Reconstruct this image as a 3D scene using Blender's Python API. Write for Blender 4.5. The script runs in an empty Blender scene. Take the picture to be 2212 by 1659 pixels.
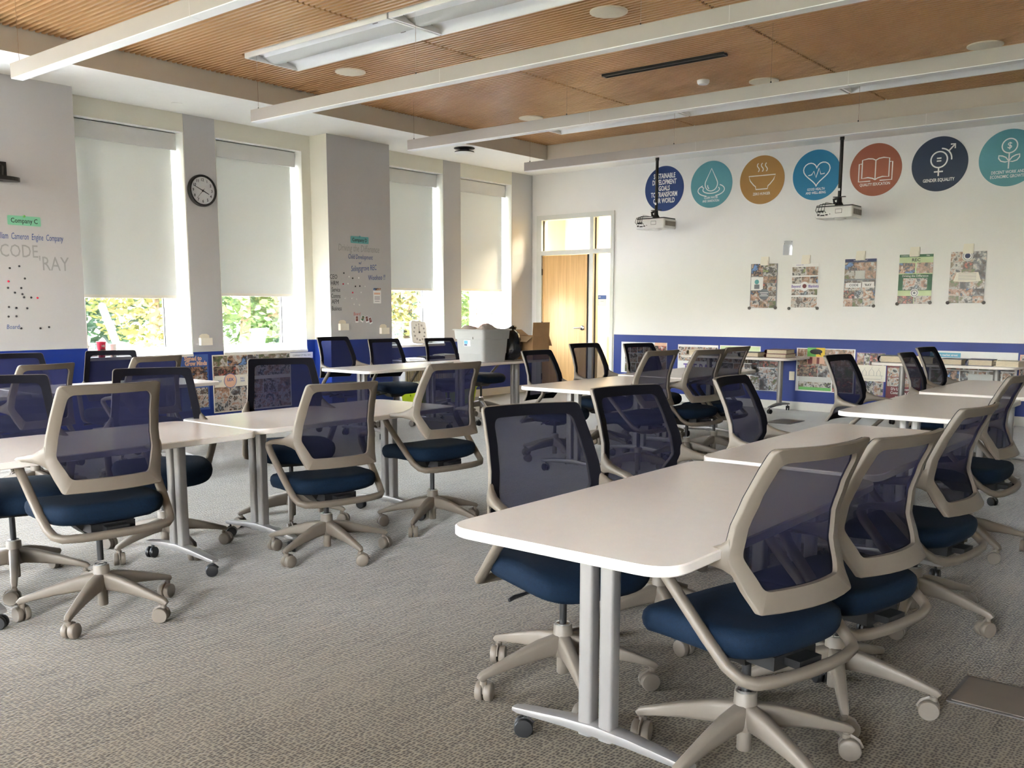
import bpy, math, random
from mathutils import Matrix, Vector
R = math.radians
scene = bpy.context.scene
col = scene.collection
random.seed(7)

# ------------------------------------------------------------------ camera, world, sun, exposure
YAW, PITCH, ROLL, HC = .684427404, .137877694, .00144769328, 1.38
FPX, CYPX = 2016.16, 943.82
def make_camera():
    fw = Vector((-math.sin(YAW)*math.cos(PITCH), math.cos(YAW)*math.cos(PITCH), -math.sin(PITCH)))
    r = Vector((math.cos(YAW), math.sin(YAW), 0)); u = r.cross(fw)
    r2 = r*math.cos(ROLL)+u*math.sin(ROLL); u2 = u*math.cos(ROLL)-r*math.sin(ROLL)
    cd = bpy.data.cameras.new('camera'); co = bpy.data.objects.new('camera', cd); col.objects.link(co)
    m = Matrix((r2, u2, -fw)).transposed().to_4x4(); m.translation = (0, 0, HC); co.matrix_world = m
    cd.sensor_fit = 'HORIZONTAL'; cd.sensor_width = 36; cd.lens = FPX/2212*36
    cd.shift_y = (CYPX-829.5)/2212; cd.clip_start = .05; cd.clip_end = 300
    scene.camera = co
make_camera()
scene.view_settings.view_transform = 'Standard'; scene.view_settings.look = 'None'
scene.view_settings.gamma = 1; scene.view_settings.use_curve_mapping = False
scene.view_settings.exposure = 3.45
cy = scene.cycles
cy.use_denoising = True
cy.max_bounces = 10; cy.diffuse_bounces = 6; cy.glossy_bounces = 3; cy.transmission_bounces = 4; cy.transparent_max_bounces = 24
cy.caustics_reflective = False; cy.caustics_refractive = False; cy.sample_clamp_indirect = 6

w = bpy.data.worlds.new('sky_world'); scene.world = w; w.use_nodes = True
nt = w.node_tree; bg = nt.nodes['Background']
sky = nt.nodes.new('ShaderNodeTexSky'); sky.sky_type = 'NISHITA'; sky.sun_disc = False
sky.sun_elevation = R(48); sky.sun_rotation = R(124); sky.air_density = 1.3; sky.dust_density = 3.0
hs = nt.nodes.new('ShaderNodeHueSaturation'); hs.inputs['Saturation'].default_value = .42
nt.links.new(sky.outputs[0], hs.inputs['Color']); nt.links.new(hs.outputs[0], bg.inputs[0]); bg.inputs[1].default_value = 1.25
sd = bpy.data.lights.new('sun', 'SUN'); sd.energy = 4.5; sd.angle = R(1.2); sd.color = (1, .96, .90)
so = bpy.data.objects.new('sun', sd); col.objects.link(so)
so.rotation_euler = Vector((-.50, .34, -.80)).to_track_quat('-Z', 'Y').to_euler(); so.location = (20, -12, 30)

# ------------------------------------------------------------------ material helpers
def nodemat(name):
    m = bpy.data.materials.new(name); m.use_nodes = True
    return m, m.node_tree, m.node_tree.nodes['Principled BSDF']
def mat(name, c, rough=.6, metal=0, noise=0, nscale=8, spec=.5, bump=0, bscale=300, stretch=None, c2=None, coord='Object'):
    m, t, p = nodemat(name)
    p.inputs['Base Color'].default_value = (*c, 1); p.inputs['Roughness'].default_value = rough
    p.inputs['Metallic'].default_value = metal; p.inputs['Specular IOR Level'].default_value = spec
    if noise or bump:
        tc = t.nodes.new('ShaderNodeTexCoord'); mp = t.nodes.new('ShaderNodeMapping')
        t.links.new(tc.outputs[coord], mp.inputs[0])
        if stretch: mp.inputs['Scale'].default_value = stretch
    if noise:
        n = t.nodes.new('ShaderNodeTexNoise'); n.inputs['Scale'].default_value = nscale; n.inputs['Detail'].default_value = 5
        t.links.new(mp.outputs[0], n.inputs['Vector'])
        rp = t.nodes.new('ShaderNodeValToRGB')
        d = c2 if c2 else tuple(v*(1-noise) for v in c)
        rp.color_ramp.elements[0].color = (*d, 1); rp.color_ramp.elements[0].position = .3
        rp.color_ramp.elements[1].color = (*c, 1); rp.color_ramp.elements[1].position = .7
        t.links.new(n.outputs[0], rp.inputs[0]); t.links.new(rp.outputs[0], p.inputs['Base Color'])
    if bump:
        n2 = t.nodes.new('ShaderNodeTexNoise'); n2.inputs['Scale'].default_value = bscale
        t.links.new(mp.outputs[0], n2.inputs['Vector'])
        b = t.nodes.new('ShaderNodeBump'); b.inputs['Strength'].default_value = bump; b.inputs['Distance'].default_value = .004
        t.links.new(n2.outputs[0], b.inputs['Height']); t.links.new(b.outputs[0], p.inputs['Normal'])
    return m
def photo_mat(name, cols, scale, seed):
    """a printed photograph: blotches of a few colours"""
    m, t, p = nodemat(name); p.inputs['Roughness'].default_value = .35
    tc = t.nodes.new('ShaderNodeTexCoord'); mp = t.nodes.new('ShaderNodeMapping')
    mp.inputs['Location'].default_value = (seed*3.7, seed*1.9, seed*.7)
    t.links.new(tc.outputs['Object'], mp.inputs[0])
    v = t.nodes.new('ShaderNodeTexVoronoi'); v.inputs['Scale'].default_value = scale*.55
    n = t.nodes.new('ShaderNodeTexNoise'); n.inputs['Scale'].default_value = scale*.16; n.inputs['Detail'].default_value = 4; n.inputs['Roughness'].default_value = .65
    t.links.new(mp.outputs[0], v.inputs['Vector']); t.links.new(mp.outputs[0], n.inputs['Vector'])
    sep = t.nodes.new('ShaderNodeSeparateColor'); t.links.new(v.outputs['Color'], sep.inputs[0])
    mx = t.nodes.new('ShaderNodeMix'); mx.inputs[0].default_value = .88
    t.links.new(sep.outputs[0], mx.inputs[2]); t.links.new(n.outputs[0], mx.inputs[3])
    rp = t.nodes.new('ShaderNodeValToRGB'); rp.color_ramp.interpolation = 'EASE'
    e = rp.color_ramp.elements
    while len(e) < len(cols): e.new(.5)
    for i, c in enumerate(cols):
        e[i].position = .34+.34*i/(len(cols)-1); e[i].color = (*c, 1)
    t.links.new(mx.outputs[0], rp.inputs[0]); t.links.new(rp.outputs[0], p.inputs['Base Color'])
    return m
def mesh_fabric_mat(name, c, open_=.4):
    m, t, p = nodemat(name); out = t.nodes['Material Output']
    p.inputs['Base Color'].default_value = (*c, 1); p.inputs['Roughness'].default_value = .8; p.inputs['Specular IOR Level'].default_value = .12
    tr = t.nodes.new('ShaderNodeBsdfTransparent'); tl = t.nodes.new('ShaderNodeBsdfTranslucent')
    tl.inputs[0].default_value = (.12, .12, .30, 1)
    m1 = t.nodes.new('ShaderNodeMixShader'); m1.inputs[0].default_value = .08
    m2 = t.nodes.new('ShaderNodeMixShader'); m2.inputs[0].default_value = open_
    t.links.new(p.outputs[0], m1.inputs[1]); t.links.new(tl.outputs[0], m1.inputs[2])
    t.links.new(m1.outputs[0], m2.inputs[1]); t.links.new(tr.outputs[0], m2.inputs[2])
    t.links.new(m2.outputs[0], out.inputs[0]); return m
def glass_mat(name, tint=(1, 1, 1), refl=.08):
    m, t, p = nodemat(name); out = t.nodes['Material Output']
    tr = t.nodes.new('ShaderNodeBsdfTransparent'); tr.inputs[0].default_value = (*tint, 1)
    gl = t.nodes.new('ShaderNodeBsdfGlossy'); gl.inputs['Roughness'].default_value = .03
    mx = t.nodes.new('ShaderNodeMixShader'); mx.inputs[0].default_value = refl
    t.links.new(tr.outputs[0], mx.inputs[1]); t.links.new(gl.outputs[0], mx.inputs[2]); t.links.new(mx.outputs[0], out.inputs[0]); return m
def blind_mat(name, c, k):
    m, t, p = nodemat(name); out = t.nodes['Material Output']
    p.inputs['Base Color'].default_value = (*c, 1); p.inputs['Roughness'].default_value = .9
    tl = t.nodes.new('ShaderNodeBsdfTranslucent'); tl.inputs[0].default_value = (*c, 1)
    mx = t.nodes.new('ShaderNodeMixShader'); mx.inputs[0].default_value = k
    t.links.new(p.outputs[0], mx.inputs[1]); t.links.new(tl.outputs[0], mx.inputs[2]); t.links.new(mx.outputs[0], out.inputs[0]); return m
def leaf_mat(name, c, c2):
    m, t, p = nodemat(name); out = t.nodes['Material Output']
    tc = t.nodes.new('ShaderNodeTexCoord'); n = t.nodes.new('ShaderNodeTexNoise'); n.inputs['Scale'].default_value = 1.3
    t.links.new(tc.outputs['Object'], n.inputs['Vector'])
    rp = t.nodes.new('ShaderNodeValToRGB'); rp.color_ramp.elements[0].color = (*c, 1); rp.color_ramp.elements[1].color = (*c2, 1)
    rp.color_ramp.elements[0].position = .4; rp.color_ramp.elements[1].position = .6
    t.links.new(n.outputs[0], rp.inputs[0]); t.links.new(rp.outputs[0], p.inputs['Base Color'])
    tl = t.nodes.new('ShaderNodeBsdfTranslucent'); t.links.new(rp.outputs[0], tl.inputs[0])
    mx = t.nodes.new('ShaderNodeMixShader'); mx.inputs[0].default_value = .55
    t.links.new(p.outputs[0], mx.inputs[1]); t.links.new(tl.outputs[0], mx.inputs[2]); t.links.new(mx.outputs[0], out.inputs[0]); return m
def carpet_mat():
    m, t, p = nodemat('carpet_weave'); p.inputs['Roughness'].default_value = .95; p.inputs['Specular IOR Level'].default_value = .25
    p.inputs['Sheen Weight'].default_value = .6; p.inputs['Sheen Roughness'].default_value = .22
    tc = t.nodes.new('ShaderNodeTexCoord'); mp = t.nodes.new('ShaderNodeMapping')
    t.links.new(tc.outputs['Object'], mp.inputs[0])
    def vor(sx, sy):
        m2 = t.nodes.new('ShaderNodeMapping'); m2.inputs['Scale'].default_value = (sx, sy, 1); t.links.new(tc.outputs['Object'], m2.inputs[0])
        q = t.nodes.new('ShaderNodeTexVoronoi'); q.voronoi_dimensions = '2D'; q.inputs['Scale'].default_value = 1; q.inputs['Randomness'].default_value = .55
        t.links.new(m2.outputs[0], q.inputs['Vector']); return q
    v = vor(92, 62)
    def noi(sx, sy, det):
        m2 = t.nodes.new('ShaderNodeMapping'); m2.inputs['Scale'].default_value = (sx, sy, 1); t.links.new(tc.outputs['Object'], m2.inputs[0])
        q = t.nodes.new('ShaderNodeTexNoise'); q.inputs['Scale'].default_value = 1; q.inputs['Detail'].default_value = det; t.links.new(m2.outputs[0], q.inputs['Vector']); return q
    n, nb = noi(55, 5, 3), noi(1.6, 1.6, 6)
    ad = t.nodes.new('ShaderNodeMath'); ad.operation = 'MULTIPLY_ADD'; ad.inputs[1].default_value = .55; t.links.new(n.outputs[0], ad.inputs[0]); t.links.new(v.outputs['Distance'], ad.inputs[2])
    ad2 = t.nodes.new('ShaderNodeMath'); ad2.operation = 'MULTIPLY_ADD'; ad2.inputs[1].default_value = .35; t.links.new(nb.outputs[0], ad2.inputs[0]); t.links.new(ad.outputs[0], ad2.inputs[2])
    rp = t.nodes.new('ShaderNodeValToRGB'); e = rp.color_ramp.elements
    e[0].color = (.022, .015, .010, 1); e[0].position = .48; e[1].color = (.195, .160, .112, 1); e[1].position = 1.0
    t.links.new(ad2.outputs[0], rp.inputs[0]); t.links.new(rp.outputs[0], p.inputs['Base Color'])
    bp = t.nodes.new('ShaderNodeBump'); bp.inputs['Strength'].default_value = .6; bp.inputs['Distance'].default_value = .004
    t.links.new(ad2.outputs[0], bp.inputs['Height']); t.links.new(bp.outputs[0], p.inputs['Normal'])
    return m
M = {}
M['carpet'] = carpet_mat()
M['wall'] = mat('wall_white_paint', (.82, .82, .81), .5, noise=.03, nscale=2)
M['wallb'] = mat('wall_cream_paint', (.74, .73, .64), .6, noise=.04, nscale=2)
M['wb'] = mat('whiteboard_laminate', (.52, .52, .53), .22, noise=.05, nscale=1.5)
M['blue'] = mat('blue_wall_paint', (.006, .032, .25), .5, noise=.15, nscale=3)
M['base'] = mat('baseboard_white', (.80, .78, .73), .5, noise=.03)
M['soffit'] = mat('soffit_white', (.86, .86, .83), .8, noise=.02)
M['cove'] = mat('cove_beige_paint', (.66, .61, .52), .7, noise=.03)
M['slat'] = mat('maple_slat', (.56, .33, .15), .4, noise=.5, nscale=3, stretch=(.6, 12, 12), c2=(.40, .215, .085))
M['felt'] = mat('ceiling_backing', (.05, .022, .01), .9, noise=.3)
M['door'] = mat('maple_door_veneer', (.74, .47, .20), .35, noise=.3, nscale=3, stretch=(10, 10, .5), c2=(.58, .34, .13))
M['dframe'] = mat('door_frame_grey', (.66, .68, .65), .4, noise=.03)
M['dark'] = mat('dark_gasket', (.02, .018, .018), .5, noise=.1)
M['cream'] = mat('corridor_cream', (.85, .74, .52), .7, noise=.03)
M['winframe'] = mat('window_frame_cream', (.82, .80, .70), .4, noise=.03)
M['glass'] = glass_mat('clear_glass')
M['blind'] = blind_mat('blind_fabric', (.76, .77, .74), .08)
M['valance'] = mat('blind_valance', (.68, .69, .68), .5, noise=.03)
M['top'] = mat('table_laminate', (.86, .80, .75), .27, noise=.02, nscale=20)
M['topedge'] = mat('table_edge_band', (.84, .79, .75), .4, noise=.03)
M['alu'] = mat('table_leg_silver', (.31, .295, .285), .36, .5, noise=.06, nscale=15)
M['blackp'] = mat('black_plastic', (.012, .012, .013), .4, noise=.2)
M['taupe'] = mat('chair_plastic_taupe', (.162, .136, .108), .5, noise=.05, nscale=20, bump=.08, bscale=600)
M['seat'] = mat('seat_fabric_navy', (.002, .0115, .030), .85, noise=.35, nscale=120, spec=.2, bump=.3, bscale=500)
M['net'] = mesh_fabric_mat('backrest_mesh_navy', (.0035, .004, .013), .14)
M['trimb'] = mat('backrest_trim_black', (.004, .004, .008), .8, noise=.2, nscale=60, spec=.15)
M['steel'] = mat('chrome_steel', (.7, .7, .7), .2, 1, noise=.05)
M['white'] = mat('white_plastic', (.82, .82, .80), .35, noise=.02)
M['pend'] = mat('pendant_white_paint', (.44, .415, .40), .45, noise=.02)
M['lens'] = mat('pendant_diffuser', (.88, .90, .92), .5, noise=.02)
M['perf'] = mat('perforated_panel', (.60, .61, .59), .5, noise=.15, nscale=260)
M['spk'] = mat('speaker_cloth', (.80, .74, .60), .8, noise=.05, nscale=60)
M['paper'] = mat('paper_white', (.84, .84, .84), .7, noise=.02)
M['bpaper'] = mat('old_page_edges', (.72, .62, .46), .8, noise=.3, nscale=40, stretch=(1, 1, 14))
M['card'] = mat('cardboard', (.42, .25, .12), .8, noise=.15, nscale=6)
M['cardin'] = mat('cardboard_inside', (.50, .36, .21), .8, noise=.1, nscale=6)
M['tub'] = mat('grey_tub_plastic', (.40, .41, .41), .4, noise=.04)
M['cloth'] = mat('beige_cloth', (.46, .40, .36), .9, noise=.2, nscale=9)
M['bag'] = mat('black_bag_film', (.012, .014, .02), .25, noise=.4, nscale=12)
M['maroon'] = mat('maroon_binder', (.16, .03, .035), .5, noise=.15)
M['holder'] = mat('beige_holder', (.78, .71, .57), .5, noise=.04)
M['holderw'] = mat('white_holder', (.84, .80, .70), .45, noise=.03)
M['magnet'] = mat('grey_magnet', (.12, .11, .105), .5, noise=.1)
M['redp'] = mat('red_plastic', (.70, .015, .06), .4, noise=.08)
M['green'] = mat('mint_paper', (.22, .58, .38), .7, noise=.05)
M['teal'] = mat('teal_paper', (.13, .40, .43), .7, noise=.05)
M['lime'] = mat('lime_plastic', (.42, .55, .02), .4, noise=.1)
M['inkk'] = mat('black_marker', (.03, .03, .035), .6, noise=.1)
M['inkb'] = mat('blue_marker', (.04, .08, .28), .6, noise=.1)
M['inkg'] = mat('faded_marker', (.33, .33, .33), .6, noise=.1)
M['inkr'] = mat('red_marker', (.55, .10, .08), .6, noise=.1)
M['inkw'] = mat('white_print', (.85, .85, .84), .5, noise=.02)
M['cteal'] = mat('decal_teal', (0.095, 0.320, 0.381), .5, noise=.04)
M['cnavy'] = mat('decal_royal', (0.005, 0.037, 0.177), .5, noise=.08)
M['corange'] = mat('decal_amber', (0.408, 0.218, 0.048), .5, noise=.04)
M['ccyan'] = mat('decal_cyan', (0.000, 0.190, 0.381), .5, noise=.04)
M['cred'] = mat('decal_coral', (0.360, 0.102, 0.048), .5, noise=.04)
M['cdark'] = mat('decal_dark_navy', (0.004, 0.020, 0.061), .5, noise=.08)
M['purple'] = mat('print_purple', (.16, .10, .40), .5, noise=.1)
M['navyp'] = mat('print_navy', (.03, .04, .13), .5, noise=.1)
M['greenp'] = mat('print_green', (.05, .16, .08), .5, noise=.2, nscale=20)
M['limep'] = mat('print_pale_green', (.58, .70, .42), .5, noise=.05)
M['greyp'] = mat('print_slate', (.16, .17, .20), .5, noise=.1)
M['yellow'] = mat('print_yellow', (.80, .55, .05), .5, noise=.1)
M['lgreen'] = mat('print_green_bright', (.16, .50, .12), .5, noise=.1)
M['peach'] = mat('print_peach', (.80, .50, .36), .5, noise=.1)
M['bluep'] = mat('print_blue', (.06, .13, .42), .5, noise=.15)
M['cyanp'] = mat('print_cyan_banner', (.12, .40, .58), .5, noise=.1)
M['maroonp'] = mat('print_maroon', (.22, .05, .06), .5, noise=.15)
M['sleeve'] = glass_mat('clear_sleeve', (.97, .98, 1), .04)
M['outchair'] = mat('outdoor_chair_paint', (.03, .045, .06), .5, noise=.1)
M['brick'] = mat('red_brick', (.42, .13, .08), .85, noise=.35, nscale=30)
M['mortar'] = mat('mortar', (.55, .50, .44), .9, noise=.15, nscale=60)
M['bark'] = mat('tree_bark', (.16, .11, .07), .9, noise=.4, nscale=10)
M['pole'] = mat('weathered_pole', (.60, .56, .50), .8, noise=.2)
M['leafg'] = leaf_mat('leaf_green', (.06, .105, .038), (.11, .15, .05))
M['leafy'] = leaf_mat('leaf_yellow', (.16, .17, .05), (.19, .15, .06))
M['leafo'] = leaf_mat('leaf_orange', (.19, .12, .06), (.13, .15, .05))
M['leafd'] = leaf_mat('leaf_blue_green', (.045, .085, .058), (.07, .115, .07))
M['grass'] = mat('lawn', (.13, .18, .07), .9, noise=.35, nscale=6)
M['patio'] = mat('patio_concrete', (.55, .56, .57), .9, noise=.12, nscale=4)
K, S_, G_, B_ = (.025, .022, .025), (.42, .24, .16), (.10, .14, .05), (.14, .26, .55)
W_, T_, D_ = (.55, .53, .50), (.22, .16, .11), (.07, .05, .045)
PH = [photo_mat('photo_print_%d' % i, c, s, i) for i, (c, s) in enumerate([
    ((K, T_, S_, W_, D_), 60), ((D_, G_, T_, W_, K), 48), ((B_, K, S_, W_, T_), 55), ((T_, D_, W_, S_, K), 75),
    ((K, D_, (.13, .13, .15), W_, S_), 65), ((G_, T_, W_, K, (.30, .34, .14)), 50), (((.30, .36, .42), K, W_, S_, D_), 60), ((S_, T_, K, (.45, .12, .08), W_), 60)])]

# ------------------------------------------------------------------ geometry helpers
class MB:
    def __init__(s): s.v = []; s.f = []; s.m = []; s.sm = []
    def add(s, vs, fs, mi=0, sm=False):
        b = len(s.v); s.v += [tuple(q) for q in vs]
        for f in fs: s.f.append([b+i for i in f]); s.m.append(mi); s.sm.append(sm)
        return s
    def box(s, x0, x1, y0, y1, z0, z1, mi=0):
        vs = [(x, y, z) for z in (z0, z1) for y in (y0, y1) for x in (x0, x1)]
        return s.add(vs, [(0, 2, 3, 1), (4, 5, 7, 6), (0, 1, 5, 4), (2, 6, 7, 3), (0, 4, 6, 2), (1, 3, 7, 5)], mi)
    def prism(s, poly, z0, z1, mi=0, mis=None, sm=False):
        n = len(poly); vs = [(x, y, z0) for x, y in poly]+[(x, y, z1) for x, y in poly]
        s.add(vs, [list(range(n))[::-1], list(range(n, 2*n))], mi)
        return s.add(vs, [(i, (i+1) % n, n+(i+1) % n, n+i) for i in range(n)], mi if mis is None else mis, sm)
    def loft(s, rings, mi=0, sm=True, cap0=True, cap1=True, closed=True):
        n = len(rings[0]); vs = [q for r_ in rings for q in r_]; fs = []
        for k in range(len(rings)-1):
            for i in range(n if closed else n-1):
                j = (i+1) % n; fs.append((k*n+i, k*n+j, (k+1)*n+j, (k+1)*n+i))
        if cap0: fs.append(list(range(n))[::-1])
        if cap1: fs.append(list(range((len(rings)-1)*n, len(rings)*n)))
        return s.add(vs, fs, mi, sm)
    def lathe(s, prof, n=16, c=(0, 0, 0), mi=0, axis='z', cap0=True, cap1=True):
        rings = []
        for r_, h in prof:
            ring = []
            for i in range(n):
                a = 2*math.pi*i/n; p = (r_*math.cos(a), r_*math.sin(a), h)
                if axis == 'x': p = (p[2], p[0], p[1])
                if axis == 'y': p = (p[1], p[2], p[0])
                ring.append((c[0]+p[0], c[1]+p[1], c[2]+p[2]))
            rings.append(ring)
        return s.loft(rings, mi, True, cap0, cap1)
    def tube(s, path, a, b=None, n=8, mi=0, up=(1, 0, 0), sq=1.0, closed=False):
        """sweep an ellipse/super-ellipse along a path; a along 'up', b across"""
        P = [Vector(p) for p in path]; A = Vector(up); rings = []
        for i, p in enumerate(P):
            if closed: t = P[(i+1) % len(P)]-P[i-1]
            else: t = P[min(i+1, len(P)-1)]-P[max(i-1, 0)]
            t.normalize(); A = (A-t*A.dot(t)); A.normalize(); Bv = t.cross(A)
            aa = a[i] if isinstance(a, (list, tuple)) else a
            bb = aa if b is None else (b[i] if isinstance(b, (list, tuple)) else b)
            ring = []
            for k in range(n):
                th = 2*math.pi*(k+.5)/n; cx_, sx = math.cos(th), math.sin(th)
                ex = lambda q: math.copysign(abs(q)**sq, q)
                ring.append(p+A*(aa*ex(cx_))+Bv*(bb*ex(sx)))
            rings.append(ring)
        if closed: rings.append(rings[0])
        return s.loft(rings, mi, True, not closed, not closed)
    def ribbon(s, pts, wd, z0=0, z1=.002, mi=0, closed=False):
        """flat line of width wd in the local xy plane"""
        P = [Vector((x, y)) for x, y in pts]; n = len(P); L = []
        for i in range(n):
            a = P[i-1] if (closed or i) else P[i]; b = P[(i+1) % n] if (closed or i < n-1) else P[i]
            t = (b-a); t = t.normalized() if t.length > 1e-9 else Vector((1, 0)); nn = Vector((-t.y, t.x))*wd/2
            k = 1.0
            L.append((P[i]+nn*k, P[i]-nn*k))
        for i in range(n if closed else n-1):
            a, b = L[i], L[(i+1) % n]
            q = [a[0], a[1], b[1], b[0]]
            s.add([(*v, z1) for v in q]+[(*v, z0) for v in q], [(0, 1, 2, 3), (0, 4, 5, 1), (1, 5, 6, 2), (2, 6, 7, 3), (3, 7, 4, 0)], mi)
        return s
    def mesh(s, name, mats, sharp=40):
        me = bpy.data.meshes.new(name); me.from_pydata(s.v, [], s.f)
        for q in (mats if isinstance(mats, (list, tuple)) else [mats]): me.materials.append(q)
        me.polygons.foreach_set('material_index', s.m); me.polygons.foreach_set('use_smooth', s.sm)
        if any(s.sm): me.set_sharp_from_angle(angle=R(sharp))
        me.update(); return me
    def build(s, name, mats, parent=None, loc=None, rot=None):
        return obj(name, s.mesh(name, mats), parent, loc, rot)
def obj(name, me, parent=None, loc=None, rot=None):
    o = bpy.data.objects.new(name, me); col.objects.link(o)
    if parent: o.parent = parent
    if loc is not None: o.location = loc
    if rot is not None: o.rotation_euler = rot
    return o
def tag(o, label=None, cat=None, group=None, kind=None):
    if label: o['label'] = label
    if cat: o['category'] = cat
    if group: o['group'] = group
    if kind: o['kind'] = kind
    return o
def empty(name, loc=(0, 0, 0), rz=0, rot=None):
    o = bpy.data.objects.new(name, None); col.objects.link(o); o.location = loc
    o.rotation_euler = rot if rot else (0, 0, rz); o.empty_display_size = .1; return o
def thing(name, label, cat, loc=(0, 0, 0), rz=0, group=None, rot=None):
    return tag(empty(name, loc, rz, rot), label, cat, group)
def struct(o): return tag(o, kind='structure')
def copy_tree(o, parent=None):
    c = o.copy(); col.objects.link(c); c.parent = parent
    for ch in o.children: copy_tree(ch, c)
    return c
def rpoly(pts, rad, seg=5, sub=0):
    """polygon with rounded corners (pts counter-clockwise or clockwise), optional points along the edges"""
    n = len(pts); out = []
    for i in range(n):
        p0, p, p1 = Vector(pts[i-1]), Vector(pts[i]), Vector(pts[(i+1) % n])
        r_ = rad[i] if isinstance(rad, (list, tuple)) else rad
        d0, d1 = (p0-p).normalized(), (p1-p).normalized()
        ang = d0.angle(d1); dist = min(r_/math.tan(ang/2), (p0-p).length*.48, (p1-p).length*.48)
        a, b = p+d0*dist, p+d1*dist
        for k in range(seg+1):
            t = k/seg; out.append(tuple(a*(1-t)**2+p*2*t*(1-t)+b*t*t))
        if sub:
            q0, q1 = Vector(pts[(i+1) % n]), Vector(pts[(i+2) % n])
            r2 = rad[(i+1) % n] if isinstance(rad, (list, tuple)) else rad
            e0, e1 = (p-q0).normalized(), (q1-q0).normalized()
            d2 = min(r2/math.tan(e0.angle(e1)/2), (p-q0).length*.48, (q1-q0).length*.48)
            a2 = q0+e0*d2
            for k in range(1, sub+1): out.append(tuple(b+(a2-b)*(k/(sub+1))))
    return out
def rrect(w_, h_, r_, seg=5, cx=0, cy_=0):
    return [(x+cx, y+cy_) for x, y in rpoly([(-w_/2, -h_/2), (w_/2, -h_/2), (w_/2, h_/2), (-w_/2, h_/2)], r_, seg)]
def circ(r_, n=32, cx=0, cy_=0, a0=0, a1=360):
    full = a1-a0 >= 360
    return [(cx+r_*math.cos(R(a0+(a1-a0)*i/(n if full else n-1))), cy_+r_*math.sin(R(a0+(a1-a0)*i/(n if full else n-1)))) for i in range(n)]
BACK = (R(90), 0, 0)            # local x -> +x, y -> up, z -> out of the back wall
LEFT = (R(90), 0, R(90))        # local x -> +y, y -> up, z -> out of the window wall
YB, XR, XP = 12.269, -9.59, -9.27   # back wall, recessed window wall, pier fronts
def text(body, size, m, parent, x, y, z=.003, xs=1.0, bold=0, rot=0, align='CENTER', shear=0, name='lettering', spacing=1.0):
    cu = bpy.data.curves.new(name, 'FONT'); cu.body = body; cu.size = size; cu.align_x = align; cu.align_y = 'CENTER'
    cu.offset = bold; cu.shear = shear; cu.extrude = .0006; cu.resolution_u = 2; cu.space_line = spacing
    tmp = bpy.data.objects.new('tmp', cu); me = bpy.data.meshes.new_from_object(tmp)
    bpy.data.objects.remove(tmp); bpy.data.curves.remove(cu)
    me.name = name; me.materials.clear(); me.materials.append(m)
    o = obj(name, me, parent, (x, y, z), (0, 0, rot)); o.scale = (xs, 1, 1); return o

# ------------------------------------------------------------------ room shell
X0, X1, Y0, Y1, ZC, ZS = -9.59, 3.0, -4.4, YB, 3.493, 3.69
WT = .34
floor_o = struct(MB().box(X0-.34, X1+.2, Y0-.2, Y1+.0, -.12, 0).build('floor', M['carpet']))
# window wall with openings
WINS = [(4.73, 5.978), (6.388, 7.609), (8.91, 10.157), (10.537, 11.732), (.54, 1.79), (2.20, 3.42), (-3.65, -2.40), (-1.99, -.77)]  # last four are out of view, added to light the room
PIERS = [(3.55, 4.6), (7.74, 8.79), (-.64, .41)]
SILL, HEAD = .85, 3.298
wl = MB()
ys = sorted(WINS); prev = Y0-.2
for a, b in ys:
    wl.box(X0-WT, X0, prev, a, 0, 3.9); prev = b
    wl.box(X0-WT, X0, a, b, 0, SILL-.03); wl.box(X0-WT, X0, a, b, HEAD, 3.9)
wl.box(X0-WT, X0, prev, Y1+.2, 0, 3.9)
for a, b in PIERS: wl.box(X0-.01, XP, a, b, 0, ZC+.1)
wall_left = struct(wl.build('wall_left', M['wallb']))
def lpanel(name, y0, y1, z0, z1, m, xf, th=.004):
    return MB().box(xf-.001, xf+th, y0, y1, z0, z1).build(name, m, wall_left)
ZB0, ZB1 = .113, .968
for a, b in PIERS:
    lpanel('whiteboard_panel', a, b, ZB1, ZC, M['wb'], XP)
    lpanel('wainscot_panel', a, b, ZB0, ZB1-.002, M['blue'], XP)
for a, b, zt in [(5.985, 6.38, .87), (10.165, 10.53, .87), (11.74, 12.262, .87)]:
    lpanel('whiteboard_panel', a, b, zt, ZC, M['wb'], XR)
    lpanel('wainscot_panel', a, b, ZB0, zt-.002, M['blue'], XR)
for a, b in WINS[:4]: lpanel('wainscot_panel', a-.006, b+.006, ZB0, SILL-.034, M['blue'], XR)
for a, b in [(4.602, 4.723), (7.616, 7.738), (8.792, 8.903)]: lpanel('wainscot_panel', a, b, ZB0, ZB1, M['blue'], XR)
for yp, s in ((7.74, -1), (4.6, 1), (8.79, 1)):                     # pier sides are blue below too
    MB().box(XR, XP, min(yp, yp+s*.004), max(yp, yp+s*.004), ZB0, ZB1).build('wainscot_panel', M['blue'], wall_left)
bb = MB()
for a, b in [(Y0, Y1)]: bb.box(XR, XR+.012, a, b, 0, ZB0)
for a, b in PIERS: bb.box(XP, XP+.012, a-.012, b+.012, 0, ZB0)
struct(bb.build('baseboard_left', M['base']))
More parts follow.
